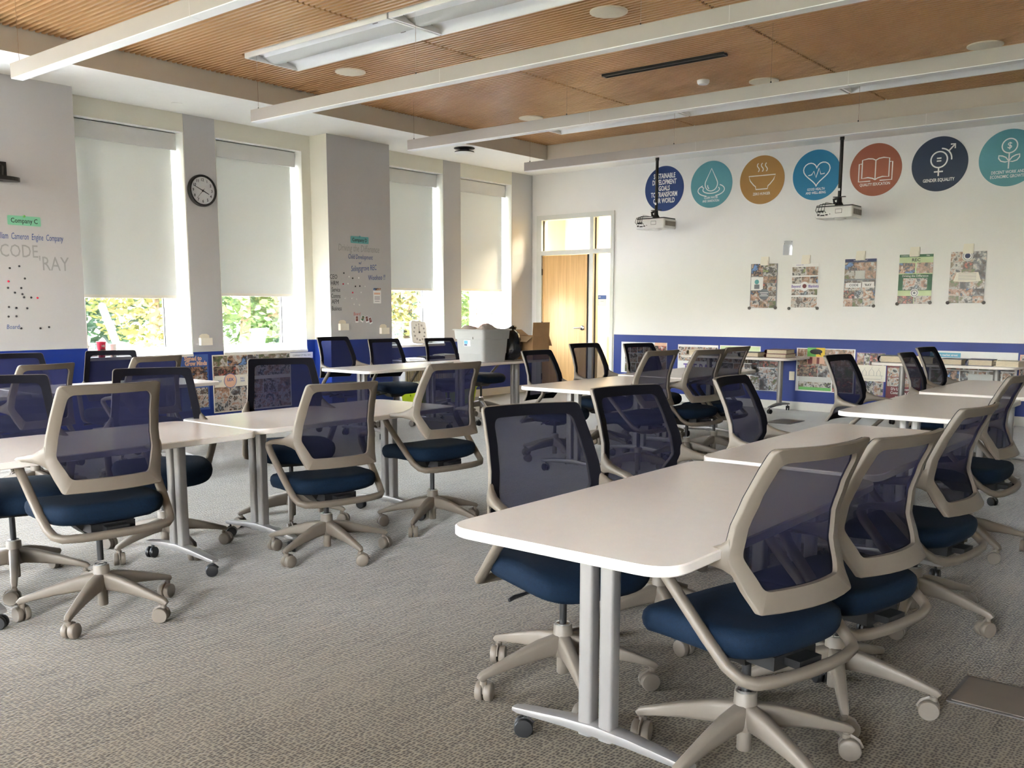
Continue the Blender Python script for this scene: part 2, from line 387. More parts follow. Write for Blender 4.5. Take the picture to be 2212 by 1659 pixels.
# back wall with the door opening
DX0, DX1, DZ = -9.485, -7.992, 2.846
wb_ = MB().box(X0-WT, DX0, YB, YB+.16, 0, 3.9).box(DX1, X1+.2, YB, YB+.16, 0, 3.9).box(DX0, DX1, YB, YB+.16, DZ, 3.9)
wall_back = struct(wb_.build('wall_back', M['wall']))
MB().box(DX1+.02, X1, YB-.004, YB+.001, ZB0, ZB1).build('wainscot_panel', M['blue'], wall_back)
MB().box(DX1, DX1+.02, YB-.006, YB+.001, 0, ZB1+.004).build('wainscot_edge_trim', M['base'], wall_back)
MB().box(DX1, X1, YB-.006, YB+.001, ZB1, ZB1+.006).build('wainscot_cap', M['base'], wall_back)
struct(MB().box(DX1+.02, X1, YB-.014, YB, 0, ZB0).build('baseboard_back', M['base']))
struct(MB().box(X1, X1+.2, Y0-.2, Y1+.2, 0, 3.9).build('wall_right', M['wall']))
ADDED_WINS = [(-8.8, -5.4), (-1.2, 1.0)]                        # large unseen windows added behind the camera to bring in daylight
wf = MB(); prev = X0-WT
for a, b in ADDED_WINS:
    wf.box(prev, a, Y0-.2, Y0, 0, 3.9).box(a, b, Y0-.2, Y0, 0, SILL).box(a, b, Y0-.2, Y0, HEAD, 3.9); prev = b
wf.box(prev, X1+.2, Y0-.2, Y0, 0, 3.9)
struct(wf.build('wall_front', M['wall']))
for i, (a, b) in enumerate(ADDED_WINS):
    q = MB(); yy0, yy1 = Y0-.16, Y0-.10
    for u0, u1 in ((a, a+.06), ((a+b)/2-.03, (a+b)/2+.03), (b-.06, b)): q.box(u0, u1, yy0, yy1, SILL, HEAD)
    q.box(a+.06, b-.06, yy0, yy1, SILL, SILL+.06).box(a+.06, b-.06, yy0, yy1, HEAD-.06, HEAD)
    o = struct(q.build('window_%d' % (9+i), M['winframe']))
    for u0, u1 in ((a+.06, (a+b)/2-.03), ((a+b)/2+.03, b-.06)): MB().box(u0, u1, Y0-.135, Y0-.13, SILL+.06, HEAD-.06).build('pane', M['glass'], o)

# ------------------------------------------------------------------ ceiling: soffit frame, cove, maple slats
CX, CY_ = -8.43, 11.13
sf = MB().box(X0, CX, Y0, Y1, ZC, 3.9).box(CX, X1, CY_, Y1, ZC, 3.9).box(CX, X1, Y0, Y0+1.2, ZC, 3.9)
soffit = struct(sf.build('ceiling_soffit', M['soffit']))
MB().box(CX-.001, CX+.006, Y0+1.2, CY_, ZC-.001, 3.78).build('cove_fascia', M['cove'], soffit)
MB().box(CX, X1, CY_-.006, CY_+.001, ZC-.001, 3.78).build('cove_fascia', M['cove'], soffit)
MB().lathe([(.055, 0), (.055, -.004), (.045, -.006)], 20, (-9.155, 5.655, ZC)).build('sprinkler_cover', M['soffit'], soffit)
ceiling = struct(MB().box(CX, X1, Y0, CY_, 3.785, 3.9).build('ceiling', M['felt']))
JX = [-8.42, -6.03, -3.635, -1.24, 1.155, 2.98]
SP, SW, SH = .0531, .025, .085
BEAMS = [(5.435, 6.05), (9.77, 10.385)]
BX0, BX1 = -7.645, -1.87
def slat_mesh(ranges):
    q = MB()
    for a, b in ranges:
        for k in range(len(JX)-1):
            s0, s1 = max(a, JX[k]+.012), min(b, JX[k+1]-.012)
            if s1 > s0+.02: q.box(s0, s1, -SW/2, SW/2, 0, SH)
    return q.mesh('slat', M['slat'])
sm_full = slat_mesh([(-8.42, 2.98)]); sm_cut = slat_mesh([(-8.42, BX0-.02), (BX1+.02, 2.98)])
y = 2.2
while y < CY_-.02:
    cut = any(a-.035 < y < b+.035 for a, b in BEAMS)
    obj('slat', sm_cut if cut else sm_full, ceiling, (0, y, ZS)); y += SP
near = MB(); y = Y0+1.25
while y < 2.17: near.box(-8.42, 2.98, y-SW/2, y+SW/2, ZS, ZS+SH); y += SP
tag(near.build('slats_behind_view', M['slat'], ceiling), kind='stuff')
for jx in JX[1:-1]:
    MB().box(jx-.03, jx+.03, Y0+1.2, CY_-.01, ZS+.022, ZS+SH+.02).build('slat_joint_strip', M['felt'], ceiling)

# chilled beams / troffers in the slat ceiling
def make_beam(name, x0, x1, y0, y1, label):
    t = thing(name, label, 'ceiling fixture', ((x0+x1)/2, (y0+y1)/2, ZS-.03), group='recessed ceiling air and light fixtures')
    hx, hy = (x1-x0)/2, (y1-y0)/2
    f = MB().box(-hx, hx, -hy, -hy+.02, 0, .05).box(-hx, hx, hy-.02, hy, 0, .05).box(-hx, -hx+.02, -hy+.02, hy-.02, 0, .05).box(hx-.02, hx, -hy+.02, hy-.02, 0, .05)
    f.build('frame', M['white'], t)
    wv = MB()
    for s in (-1, 1):
        pts = [(s*(hy-.02), .0), (s*(hy-.05), .035), (s*(hy-.15), .055), (s*(hy-.19), .035)]
        wv.loft([[(-hx+.02, yy, zz) for yy, zz in pts], [(hx-.02, yy, zz) for yy, zz in pts]], sm=True, cap0=False, cap1=False, closed=False)
    wv.build('side_reflector', M['lens'], t)
    n = 9; cp = [(-(hy-.19)+2*(hy-.19)*i/(n-1), .035-.03*math.sin(math.pi*i/(n-1))) for i in range(n)]
    MB().loft([[(-hx+.02, yy, zz) for yy, zz in cp], [(hx-.02, yy, zz) for yy, zz in cp]], sm=True, cap0=False, cap1=False, closed=False).build('perforated_panel', M['perf'], t)
    MB().box(-hx+.02, hx-.02, -hy+.02, hy-.02, .056, .07).build('back_plate', M['felt'], t)
    MB().box(hx-.05, hx-.02, -hy+.02, -hy+.07, .03, .05).box(hx-.05, hx-.02, hy-.07, hy-.02, .03, .05).build('end_clip', M['dark'], t)
    return t
names = ['closest to the window wall', 'in the middle', 'farthest from the window wall']
for bi, (y0, y1) in enumerate(BEAMS):
    L3 = (BX1-BX0)/3
    for k in range(3):
        make_beam('recessed_ceiling_fixture', BX0+k*L3+.01, BX0+(k+1)*L3-.01, y0, y1,
                  'long white recessed ceiling fixture with perforated panel, %s row, segment %s' % (['front', 'rear'][bi], names[k]))
# round ceiling speakers
for x, yy, lb in [(-7.341, 6.458, 'beside the front recessed fixture, near the window cove'), (-4.305, 6.472, 'above the second pendant, at the top edge'),
                  (-2.236, 9.364, 'near the right edge of the photo'), (-4.323, 9.384, 'right of the small smoke detector'), (-7.35, 9.368, 'over the third pendant near the far cove')]:
    t = thing('ceiling_speaker', 'round cream ceiling speaker %s' % lb, 'speaker', (x, yy, ZS-.012), group='round ceiling speakers')
    MB().lathe([(.15, .012), (.15, .002), (.142, 0)], 32).build('rim', M['spk'], t)
    MB().lathe([(.138, -.001), (.10, -.003), (.02, -.0035)], 32).build('grille', M['spk'], t)
t = thing('linear_slot_diffuser', 'long black linear slot diffuser set in the wooden slats', 'air vent', (-4.81, 8.165, ZS-.02))
MB().box(-.665, .665, -.045, -.035, 0, .05).box(-.665, .665, .035, .045, 0, .05).box(-.665, -.655, -.035, .035, 0, .05).box(.655, .665, -.035, .035, 0, .05).build('frame', M['blackp'], t)
MB().box(-.655, .655, -.034, .034, .012, .02).build('slot_blade', M['dark'], t)
t = thing('smoke_detector', 'small white round smoke detector on the wooden slats', 'smoke detector', (-4.796, 8.972, ZS-.045))
MB().lathe([(.062, .045), (.062, .02), (.05, .004), (.02, 0)], 24).build('housing', M['white'], t)
MB().lathe([(.064, .045), (.064, .036)], 24).build('mounting_ring', M['holderw'], t)
t = thing('soffit_sensor', 'black-based white dome detector under the white soffit by the window', 'smoke detector', (-8.665, 9.6, ZC))
MB().lathe([(.14, 0), (.14, -.008), (.07, -.012), (.06, -.035)], 28).build('base', M['blackp'], t)
MB().lathe([(.06, -.03), (.13, -.045), (.135, -.06)], 28, cap1=False).build('shroud', M['blackp'], t)
MB().lathe([(.135, -.06), (.11, -.08), (.05, -.088)], 28, cap0=False).build('dome', M['white'], t)

# pendants
def pendant(yy, lb):
    t = thing('pendant_light', lb, 'light', (-7.65, yy, 3.1), group='linear pendant lights')
    L = 10.2
    MB().box(0, L, 0, .012, .006, .11).box(0, L, .078, .09, .006, .11).box(0, L, .012, .078, .098, .11).box(0, .012, .012, .078, .006, .098).box(L-.012, L, .012, .078, .006, .098).build('housing', M['pend'], t)
    MB().box(.001, L-.001, .002, .088, 0, .007).build('diffuser', M['lens'], t)
    for k in range(5):
        cx_ = .06+k*2.08
        c = MB().lathe([(.0018, .11), (.0018, ZS+.05-3.1)], 6, (cx_, .045, 0)).build('suspension_cable', M['steel'], t)
        MB().lathe([(.006, .11), (.006, .128), (.002, .135)], 10, (cx_, .045, 0)).build('cable_grip', M['blackp'], c)
    for k in (1, 2): MB().box(2.44*k-.001, 2.44*k+.001, -.0008, .0908, -.0008, .1108).build('joint_line', M['valance'], t)
for yy, lb in [(3.33, 'white linear pendant light nearest the camera, over the left tables'), (5.49, 'white linear pendant light second from the camera, crossing the whole ceiling'),
               (7.535, 'white linear pendant light third from the camera'), (9.61, 'white linear pendant light nearest the wall with round decals')]:
    pendant(yy, lb)

# ------------------------------------------------------------------ windows and roller blinds
def make_window(i, a, b):
    fr = MB(); x0, x1 = XR-WT+.02, XR-WT+.10
    fw_ = .085
    fr.box(x0, x1, a, a+fw_, SILL, HEAD).box(x0, x1, b-fw_, b, SILL, HEAD).box(x0, x1, a+fw_, b-fw_, SILL, SILL+.045).box(x0, x1, a+fw_, b-fw_, HEAD-fw_, HEAD)
    s0, s1 = a+fw_, b-fw_
    fr.box(x0+.01, x1-.02, s0, s0+.08, SILL+.045, HEAD-fw_).box(x0+.01, x1-.02, s1-.08, s1, SILL+.045, HEAD-fw_).box(x0+.01, x1-.02, s0+.08, s1-.08, SILL+.045, SILL+.045+.03)
    o = struct(fr.build('window_%d' % i, M['winframe']))
    g = MB().box(x0+.035, x0+.040, s0+.08, s1-.08, SILL+.045+.03, HEAD-fw_).build('pane', M['glass'], o)
    MB().box(x0+.042, x0+.050, s1-.09, s1-.08, SILL+.045+.03, HEAD-fw_).box(x0+.042, x0+.050, s0+.08, s0+.09, SILL+.045+.03, HEAD-fw_).build('gasket', M['dark'], o)
    MB().box(XR-WT+.0, XR+.02, a+.001, b-.001, SILL-.03, SILL).build('window_sill', M['base'], o)
    MB().box(XR-WT+.09, XR, b-.004, b+.001, SILL, HEAD).box(XR-WT+.09, XR, a-.001, a+.004, SILL, HEAD).box(XR-WT+.09, XR, a+.004, b-.004, HEAD-.004, HEAD+.001).build('reveal_lining', M['soffit'], o)
def make_blind(a, b, zb, label):
    t = thing('roller_blind', label, 'roller blind', (-9.70, (a+b)/2, zb), group='roller blinds at the windows')
    h = (b-a)/2
    MB().box(-.01, .012, -h+.03, h-.03, 3.105-zb, 3.288-zb).box(-.09, -.01, h-.034, h-.03, 3.105-zb, 3.288-zb).box(-.09, -.01, -h+.03, -h+.034, 3.105-zb, 3.288-zb).box(-.09, .012, -h+.03, h-.03, 3.284-zb, 3.288-zb).build('valance', M['valance'], t)
    MB().lathe([(.028, -h+.04), (.028, h-.04)], 14, (-.05, 0, 3.2-zb), axis='y').build('roller_tube', M['valance'], t)
    MB().box(-.030, -.0285, -h+.07, h-.075, 0, 3.22-zb).build('fabric', M['blind'], t)
    MB().box(-.036, -.022, -h+.07, h-.075, -.03, .004).build('hem_bar', M['holderw'], t)
BL = [(1.505, 'half-lowered white roller blind left of the wall clock'), (1.54, 'half-lowered white roller blind right of the wall clock'), (1.65, 'half-lowered white roller blind right of the Company D pier'),
      (1.66, 'half-lowered white roller blind closest to the door'), (2.95, 'added unseen roller blind, raised for daylight, left of view, nearer pair'), (2.95, 'added unseen roller blind, raised for daylight, left of view, farther pair'), (2.95, 'added unseen roller blind, raised for daylight, behind the camera, first'), (2.95, 'added unseen roller blind, raised for daylight, behind the camera, second')]  # blinds of the added windows, kept up so more daylight enters
for i, (a, b) in enumerate(WINS):
    make_window(i+1, a, b); make_blind(a, b, *BL[i])

# ------------------------------------------------------------------ door, transom, sidelight, corridor
dz1 = 2.25
df = MB()
fy0, fy1 = YB-.02, YB+.14
for a, b, z0, z1 in [(DX0, DX0+.10, 0, DZ), (-8.439, -8.372, 0, DZ), (DX1-.06, DX1, 0, DZ), (DX0+.10, -8.439, DZ-.075, DZ), (-8.372, DX1-.06, DZ-.075, DZ), (DX0+.10, -8.439, 2.215, 2.285), (-8.372, DX1-.06, 2.215, 2.285), (-8.372, DX1-.06, 0, .10)]:
    df.box(a, b, fy0, fy1, z0, z1)
df.box(-8.492, -8.439, YB+.04, fy1, 0, 2.215)
door = struct(df.build('door_1', M['dframe']))
lf = MB().box(-9.383, -8.505, YB+.012, YB+.057, .008, 2.208).build('door_leaf', M['door'], door)
MB().box(-8.503, -8.494, YB+.02, YB+.06, 0, 2.21).build('door_edge_seal', M['dark'], door)
for z in (.25, 1.1, 1.95): MB().box(-9.397, -9.378, YB-.012, YB+.012, z-.05, z+.05).build('hinge', M['magnet'], door)
hd = MB().lathe([(.038, 0), (.038, -.012), (.03, -.018)], 20, (-8.58, YB+.012, 1.06), axis='y')
hd.tube([(-8.58, YB+.0, 1.06), (-8.58, YB-.045, 1.06), (-8.60, YB-.055, 1.06), (-8.70, YB-.055, 1.055)], .011, .009, 8, up=(0, 0, 1))
hd.build('door_handle', M['steel'], door)
gl = MB().box(DX0+.10, -8.439, YB+.05, YB+.056, 2.285, DZ-.075).build('transom_pane', M['glass'], door)
MB().box(-8.372, DX1-.06, YB+.05, YB+.056, 2.285, DZ-.075).build('transom_pane', M['glass'], door)
MB().box(-8.372, DX1-.06, YB+.05, YB+.056, .10, 2.215).build('sidelight_pane', M['glass'], door)
gk = MB()
for a, z0, z1 in [(DX0+.102, 2.29, DZ-.08), (-8.37, 2.29, DZ-.08), (-8.37, .1, 2.21)]: gk.box(a, a+.016, YB+.03, YB+.048, z0, z1)
gk.build('glazing_gasket', M['dark'], door)
# corridor
cb = MB().box(-10.6, -7.0, YB+2.3, YB+2.4, 0, 3.4).box(-10.7, -10.6, YB+.16, YB+2.4, 0, 3.4).box(-7.0, -6.9, YB+.16, YB+2.4, 0, 3.4).box(-10.6, -7.0, YB+.16, YB+2.3, 3.3, 3.4)
struct(cb.build('wall_corridor', M['cream']))
struct(MB().box(-10.7, -6.9, YB, YB+2.4, -.12, 0).build('floor_corridor', M['carpet']))
struct(MB().box(-9.9, -9.1, YB+1.5, YB+2.3, 0, 3.3).build('wall_corridor_corner', M['cream']))
t = thing('corridor_lamp', 'flat ceiling lamp in the corridor behind the door glass', 'light', (-8.6, YB+.9, 3.2))
MB().box(-.3, .3, -.3, .3, 0, .03).build('housing', M['white'], t)
ld = bpy.data.lights.new('corridor_lamp_glow', 'AREA'); ld.energy = 24; ld.size = .56; ld.color = (1, .84, .58)
lo = bpy.data.objects.new('corridor_lamp_glow', ld); col.objects.link(lo); lo.parent = t; lo.location = (0, 0, -.005)
# room sign on the sidelight
t = thing('room_sign', 'small navy and white room sign behind the door sidelight glass', 'sign', (-8.232, YB+.045, 1.49), rot=BACK)
MB().box(-.078, .078, .02, .082, 0, .004).build('header', M['bluep'], t)
MB().box(-.078, .078, -.082, .02, 0, .004).build('plate', M['paper'], t)
text('208', .028, M['inkw'], t, -.05, .052, .0045); text('classroom', .014, M['inkg'], t, 0, -.012, .0045)

# ------------------------------------------------------------------ tables
TZ = .735
def table_meshes(single):
    L, W = 1.58, .775
    top = MB(); pl = rrect(W, L, .105, 7); inn = rrect(W-.008, L-.008, .102, 7)
    top.loft([[(x, y, TZ-.030) for x, y in inn], [(x, y, TZ-.026) for x, y in pl], [(x, y, TZ-.004) for x, y in pl], [(x, y, TZ) for x, y in inn]], mi=1, cap0=True, cap1=False)
    top.add([(x, y, TZ) for x, y in inn], [list(range(len(inn)))], 0)
    lg = MB()
    if single:
        lg.lathe([(.036, .09), (.036, TZ-.05)], 18)
    else:
        for s in (-1, 1): lg.prism(rrect(.048, .05, .012, 3, s*.037), .085, TZ-.045, sm=True)
    lg.box(-.22, .22, -.03, .03, TZ-.045, TZ-.030)
    pth = [(-.325, 0, .086), (-.30, 0, .088), (-.12, 0, .105), (0, 0, .11), (.12, 0, .105), (.30, 0, .088), (.325, 0, .086)]
    lg.tube(pth, [.008, .012, .018, .022, .018, .012, .008], [.018, .024, .030, .034, .030, .024, .018], 10, up=(0, 0, 1), sq=.6)
    cs = caster_mesh(.031, .018, .010)
    return top.mesh('tabletop', [M['top'], M['topedge']]), lg.mesh('leg', M['alu']), cs, L
def caster_mesh(r_, wd, gap):
    c = MB()
    for s in (-1, 1):
        a, b = s*gap/2, s*(gap/2+wd); a, b = min(a, b), max(a, b)
        c.lathe([(r_*.45, a-.0002), (r_*.92, a), (r_, a+.003), (r_, b-.003), (r_*.92, b), (r_*.5, b+.001)], 20, (0, 0, r_), axis='x')
    c.lathe([(.006, r_), (.006, r_*2+.030)], 8, (0, .006, 0))
    c.tube([(0, -.012, r_*1.1), (0, .0, r_*1.75), (0, .012, r_*1.9), (0, .03, r_*1.3)], gap*.48, .009, 8)
    return c.mesh('caster', [M['blackp']])
TM = {s: table_meshes(s) for s in (False, True)}
def place_table(x, y, label, rz=0, single=False, group='white rolling tables'):
    top, lg, cs, L = TM[single]
    t = thing('rolling_table', label, 'table', (x, y, 0), rz, group)
    obj('tabletop', top, t)
    for s in (-1, 1):
        l = obj('leg', lg, t, (0, s*(L/2-.27), 0))
        for sx in (-1, 1):
            o = obj('caster', cs, l, (sx*.29, 0, 0), (0, 0, random.uniform(-2.6, 2.6)))
    return t
TABS = [
    (-1.50, 2.775, 'large white rolling table in the right foreground, nearest the camera', 0),
    (-1.54, 4.43, 'white rolling table touching the far end of the right foreground table', 0),
    (-1.745, 6.62, 'white rolling table third from the camera in the right row', 0),
    (-1.76, 8.40, 'white rolling table farthest back in the right row, in front of the binders', 0),
    (-4.455, 2.13, 'white rolling table at left, partly hidden by the near grey chair backs', 0),
    (-4.53, 3.735, 'white rolling table at left, butted against the left foreground table', 0),
    (-4.46, 6.795, 'white rolling table in the middle of the room, near end', 0),
    (-4.585, 8.46, 'white rolling table in the middle of the room, far end by the blue wall', 0),
    (-7.50, 7.19, 'white rolling table near the windows with a grey device on it', 0),
    (-7.49, 8.715, 'white rolling table carrying the grey tub and cardboard box', 0),
    (-7.50, 3.93, 'white rolling table under the windows at far left, behind the left chairs', 0),
    (-7.50, 2.33, 'white rolling table at the left edge of the photo, near the window pier', 0)]
for x, y, lb, rz in TABS: place_table(x, y, lb, rz)
place_table(-5.60, 11.86, 'white table against the blue wall, left of the outlet, with stacked binders', R(90), True, 'white tables along the blue wall')
place_table(-2.97, 11.76, 'white table against the blue wall at right, with open binders', R(90), True, 'white tables along the blue wall')

# ------------------------------------------------------------------ office chair
def prof(z):
    kz = [.545, .61, .69, .77, .86, .94, 1.0]; ky = [-.232, -.196, -.166, -.172, -.202, -.238, -.268]
    z = min(max(z, kz[0]), kz[-1])
    for i in range(len(kz)-1):
        if z <= kz[i+1]:
            t = (z-kz[i])/(kz[i+1]-kz[i]); t = t*t*(3-2*t)*.4+t*.6
            return ky[i]+(ky[i+1]-ky[i])*t
def backY(x, z): return prof(z)+.052*(x/.24)**2
def chair_parts():
    P = {}
    out = rpoly([(-.208, .545), (.208, .545), (.250, .685), (.212, 1.0), (-.212, 1.0), (-.250, .685)], [.010, .010, .08, .022, .022, .08], 5, 6)
    inn = rpoly([(-.165, .597), (.165, .597), (.206, .695), (.174, .958), (-.174, .958), (-.206, .695)], [.03, .03, .06, .035, .035, .06], 5, 6)
    mid = [((a[0]*.93+b[0]*.07), (a[1]*.93+b[1]*.07)) for a, b in zip(out, inn)]
    y = lambda p, d: (p[0], backY(*p)+d, p[1])
    fr = MB(); n = len(out)
    fr.loft([[y(p, -.008) for p in inn], [y(p, -.013) for p in mid], [y(p, -.009) for p in out], [y(p, .006) for p in out], [y(p, .009) for p in mid], [y(p, .007) for p in inn], [y(p, -.008) for p in inn]], cap0=False, cap1=False)
    P['frame'] = fr.mesh('back_frame', M['taupe'], 50)
    tr = MB(); a_ = [((p[0]*.985), .545+(p[1]-.545)*.99+.003) for p in out]; b_ = [(p[0]*.99, p[1]) for p in inn]
    tr.loft([[y(p, .0075) for p in a_], [y(p, .0125) for p in a_], [y(p, .0125) for p in b_], [y(p, .0075) for p in b_], [y(p, .0075) for p in a_]], cap0=False, cap1=False)
    P['trim'] = tr.mesh('mesh_border', M['trimb'], 50)
    nm = MB(); c = (0, .78); rings = []
    for s in (1, .8, .6, .4, .2, .02): rings.append([(y((c[0]+(p[0]-c[0])*s, c[1]+(p[1]-c[1])*s), .008)) for p in inn])
    nm.loft(rings, cap0=False, cap1=True); P['net'] = nm.mesh('mesh_panel', M['net'], 180)
    # continuous arm loop
    half = [(.236, -.120, .694), (.247, -.100, .692), (.262, -.055, .687), (.275, .005, .681), (.283, .060, .674), (.286, .092, .661), (.286, .097, .642), (.283, .080, .615),
            (.277, .005, .540), (.270, -.075, .460), (.262, -.140, .397), (.250, -.182, .370), (.225, -.208, .360), (.16, -.226, .357), (.08, -.233, .356)]
    path = half+[(0, -.235, .356)]+[(-x, yy, z) for x, yy, z in half[::-1]]
    w0 = [.010, .015, .019, .021, .021, .020, .020, .020, .020, .020, .019, .018, .017, .016, .016]
    h0 = [.052, .036, .020, .014, .012, .013, .014, .014, .014, .014, .015, .016, .017, .018, .018]
    am = MB().tube(path, w0+[.016]+w0[::-1], h0+[.018]+h0[::-1], 12, up=(1, 0, 0), sq=.72); P['arm'] = am.mesh('arm_loop', M['taupe'], 60)
    # seat cushion
    def ring(sc, z, zf=0):
        r_ = []
        for i in range(40):
            a = 2*math.pi*i/40; cx_, sx = math.cos(a), math.sin(a); e = .52
            x = .260*sc*math.copysign(abs(cx_)**e, cx_); yy = .240*sc*math.copysign(abs(sx)**e, sx)+.030
            dz = -.030*max(0, (yy-.08)/.18)**2+.012*max(0, (-yy-.08)/.15)**2+.010*(x/.25)**2
            r_.append((x, yy, z+dz))
        return r_
    P['seat'] = MB().loft([ring(.55, .392), ring(.86, .392), ring(.95, .402), ring(.985, .418), ring(1.0, .440), ring(.985, .461), ring(.94, .474), ring(.84, .481), ring(.6, .482), ring(.3, .480), ring(.05, .480)]).mesh('seat', M['seat'], 180)
    mc = MB().box(-.095, .095, -.17, .10, .352, .392).box(-.05, .05, -.222, -.16, .362, .385)
    mc.loft([[(-.14, -.10, .392), (.14, -.10, .392), (.14, .12, .392), (-.14, .12, .392)], [(-.07, -.05, .325), (.07, -.05, .325), (.07, .06, .325), (-.07, .06, .325)]], sm=False)
    P['mech'] = mc.mesh('seat_mechanism', M['blackp'])
    P['lever'] = MB().tube([(.09, .03, .372), (.18, .035, .365), (.235, .04, .360), (.262, .055, .358)], [.006, .006, .009, .007], .005, 8, up=(0, 0, 1)).mesh('lever', M['blackp'])
    P['gas'] = MB().lathe([(.014, .19), (.014, .335), (.024, .337)], 14).mesh('gas_cylinder', M['blackp'])
    hb = MB().lathe([(.020, .045), (.022, .048), (.022, .115), (.046, .118), (.050, .13), (.044, .165), (.036, .185), (.034, .228), (.031, .232)], 20)
    P['hub'] = hb.mesh('base', M['taupe'], 45)
    P['collar'] = MB().lathe([(.026, .229), (.026, .238), (.016, .240)], 16).mesh('collar', M['steel'])
    sp = MB().tube([(0, .020, .158), (0, .10, .150), (0, .20, .130), (0, .285, .108), (0, .335, .094), (0, .346, .084)], [.027, .023, .019, .016, .014, .009], [.038, .034, .024, .016, .013, .010], 12, up=(1, 0, 0), sq=.45)
    sp.lathe([(.010, .030), (.010, .090)], 10, (0, .328, 0))
    P['spoke'] = sp.mesh('spoke', M['taupe'], 50)
    c = MB(); r_ = .034
    for s in (-1, 1):
        a, b = sorted((s*.004, s*.029))
        c.lathe([(r_*.5, a), (r_*.93, a), (r_, a+.003), (r_, b-.003), (r_*.9, b), (r_*.4, b+.0015*s)], 20, (0, .012, r_), axis='x')
    c.tube([(0, -.012, .068), (0, .012, .071), (0, .036, .058), (0, .047, .036)], .0040, .008, 8).lathe([(.013, .064), (.013, .078)], 12)
    P['caster'] = c.mesh('caster', M['taupe'], 50)
    return P
CP = chair_parts()
def place_chair(xb, yb, head, ztop, label, group, phase=None):
    h = R(head); x, y = xb+.225*math.cos(h), yb+.225*math.sin(h); dz = ztop-1.0
    t = thing('office_chair', label, 'chair', (x, y, 0), h-math.pi/2, group)
    up = (0, 0, dz)
    obj('seat', CP['seat'], t, up)
    bf = obj('back_frame', CP['frame'], t, up); obj('mesh_border', CP['trim'], bf); obj('mesh_panel', CP['net'], bf)
    obj('arm_loop', CP['arm'], t, up)
    me = obj('seat_mechanism', CP['mech'], t, up); obj('lever', CP['lever'], me)
    obj('gas_cylinder', CP['gas'], t, up)
    ph = random.uniform(0, 72) if phase is None else phase
    b = obj('base', CP['hub'], t, (0, 0, 0), (0, 0, R(ph)-(h-math.pi/2)))
    obj('collar', CP['collar'], b)
    for k in range(5):
        a = R(72*k); obj('spoke', CP['spoke'], b, (0, 0, 0), (0, 0, a))
        obj('caster', CP['caster'], b, (-.328*math.sin(a), .328*math.cos(a), 0), (0, 0, random.uniform(-3, 3)))
    return t
GL, GR, GM, GW, GB = 'chairs at the left tables', 'chairs at the right tables', 'chairs at the middle tables', 'chairs at the window tables', 'chairs at the far left tables'
N_ = 'navy mesh office chair'
CH = [
    (-3.79, 1.97, 174, 1.063, N_+' at lower left seen from behind, nearest the camera there', GL, 3),
    (-3.83, 3.27, 168, .984, N_+' seen from behind at left, second from the camera, seat set low', GL, -26),
    (-3.85, 4.17, 174, 1.050, N_+' seen from behind at left, beside the dark foreground back', GL, -13),
    (-4.98, 2.02, -22, 1.035, N_+' facing the camera, cut by the left photo edge', GL, 30),
    (-5.03, 2.87, -24, 1.030, N_+' facing the camera across the left tables, below the wall clock', GL, 50),
    (-5.05, 3.79, -26, 1.048, N_+' facing the camera, in front of the collage under the windows', GL, 15),
    (-8.25, 3.47, -12, .99, N_+' in the far left corner against the blue pier', GB, 10),
    (-6.75, 3.05, 188, .98, N_+' at far left seen from behind, below the marker-written pier', GB, 60),
    (-8.25, 4.31, -26, .985, N_+' under the first window, mesh lit from behind by the glass', GB, 33),
    (-6.75, 3.90, 182, 1.001, N_+' seen from behind, half hidden below the first window', GB, 5),
    (-8.30, 6.95, -4, 1.047, N_+' against the blue pier below the Company D notes', GW, 12),
    (-8.30, 7.73, -12, 1.005, N_+' at the window table, just left of the square timer', GW, 52),
    (-8.30, 8.69, -16, .993, N_+' at the window table, just right of the square timer', GW, 30),
    (-8.10, 9.02, 0, 1.055, N_+' mostly hidden behind the grey storage tub', GW, 20),
    (-5.30, 6.85, -2, .988, N_+' in front of the cardboard box, by the middle table', GM, 22),
    (-5.30, 7.62, -8, 1.030, N_+' in front of the wooden door and sidelight', GM, 45),
    (-5.30, 8.63, -16, 1.002, N_+' in front of the first poster on the blue wall', GM, 18),
    (-3.80, 6.56, 174, 1.043, N_+' at the middle table seen from behind, leftmost of three overlapping backs', GM, 66),
    (-3.80, 7.37, 172, 1.023, N_+' at the middle table seen from behind, central of three overlapping backs', GM, 0),
    (-3.80, 7.91, 176, 1.030, N_+' at the middle table seen from behind, rightmost of three overlapping backs', GM, 40),
    (-2.15, 2.75, -20, 1.020, N_+' at the near left side of the foreground table', GR, 14),
    (-2.20, 3.49, -12, 1.038, N_+' second along the left side of the foreground table', GR, 10),
    (-2.20, 4.51, 4, 1.023, N_+' third along the left side of the right tables', GR, 50),
    (-2.40, 6.59, -4, 1.051, N_+' left of the right far tables, before the collage posters', GR, 36),
    (-2.40, 8.17, 2, 1.008, N_+' lower of two overlapping chairs in front of the right binder table', GR, 14),
    (-2.40, 8.72, -4, 1.037, N_+' taller of two overlapping chairs in front of the right binder table', GR, 58),
    (-.935, 2.48, 166, 1.018, N_+' in the right foreground seen from behind, largest chair in the photo', GR, 28),
    (-.90, 3.14, 168, .980, N_+' directly behind the largest foreground chair', GR, 62),
    (-.945, 4.26, 174, .978, N_+' at right, third back from the camera, nearly edge-on', GR, 44),
    (-1.08, 5.72, 178, 1.022, N_+' cut by the right edge of the photo', GR, 8)]
for c in CH: place_chair(*c)

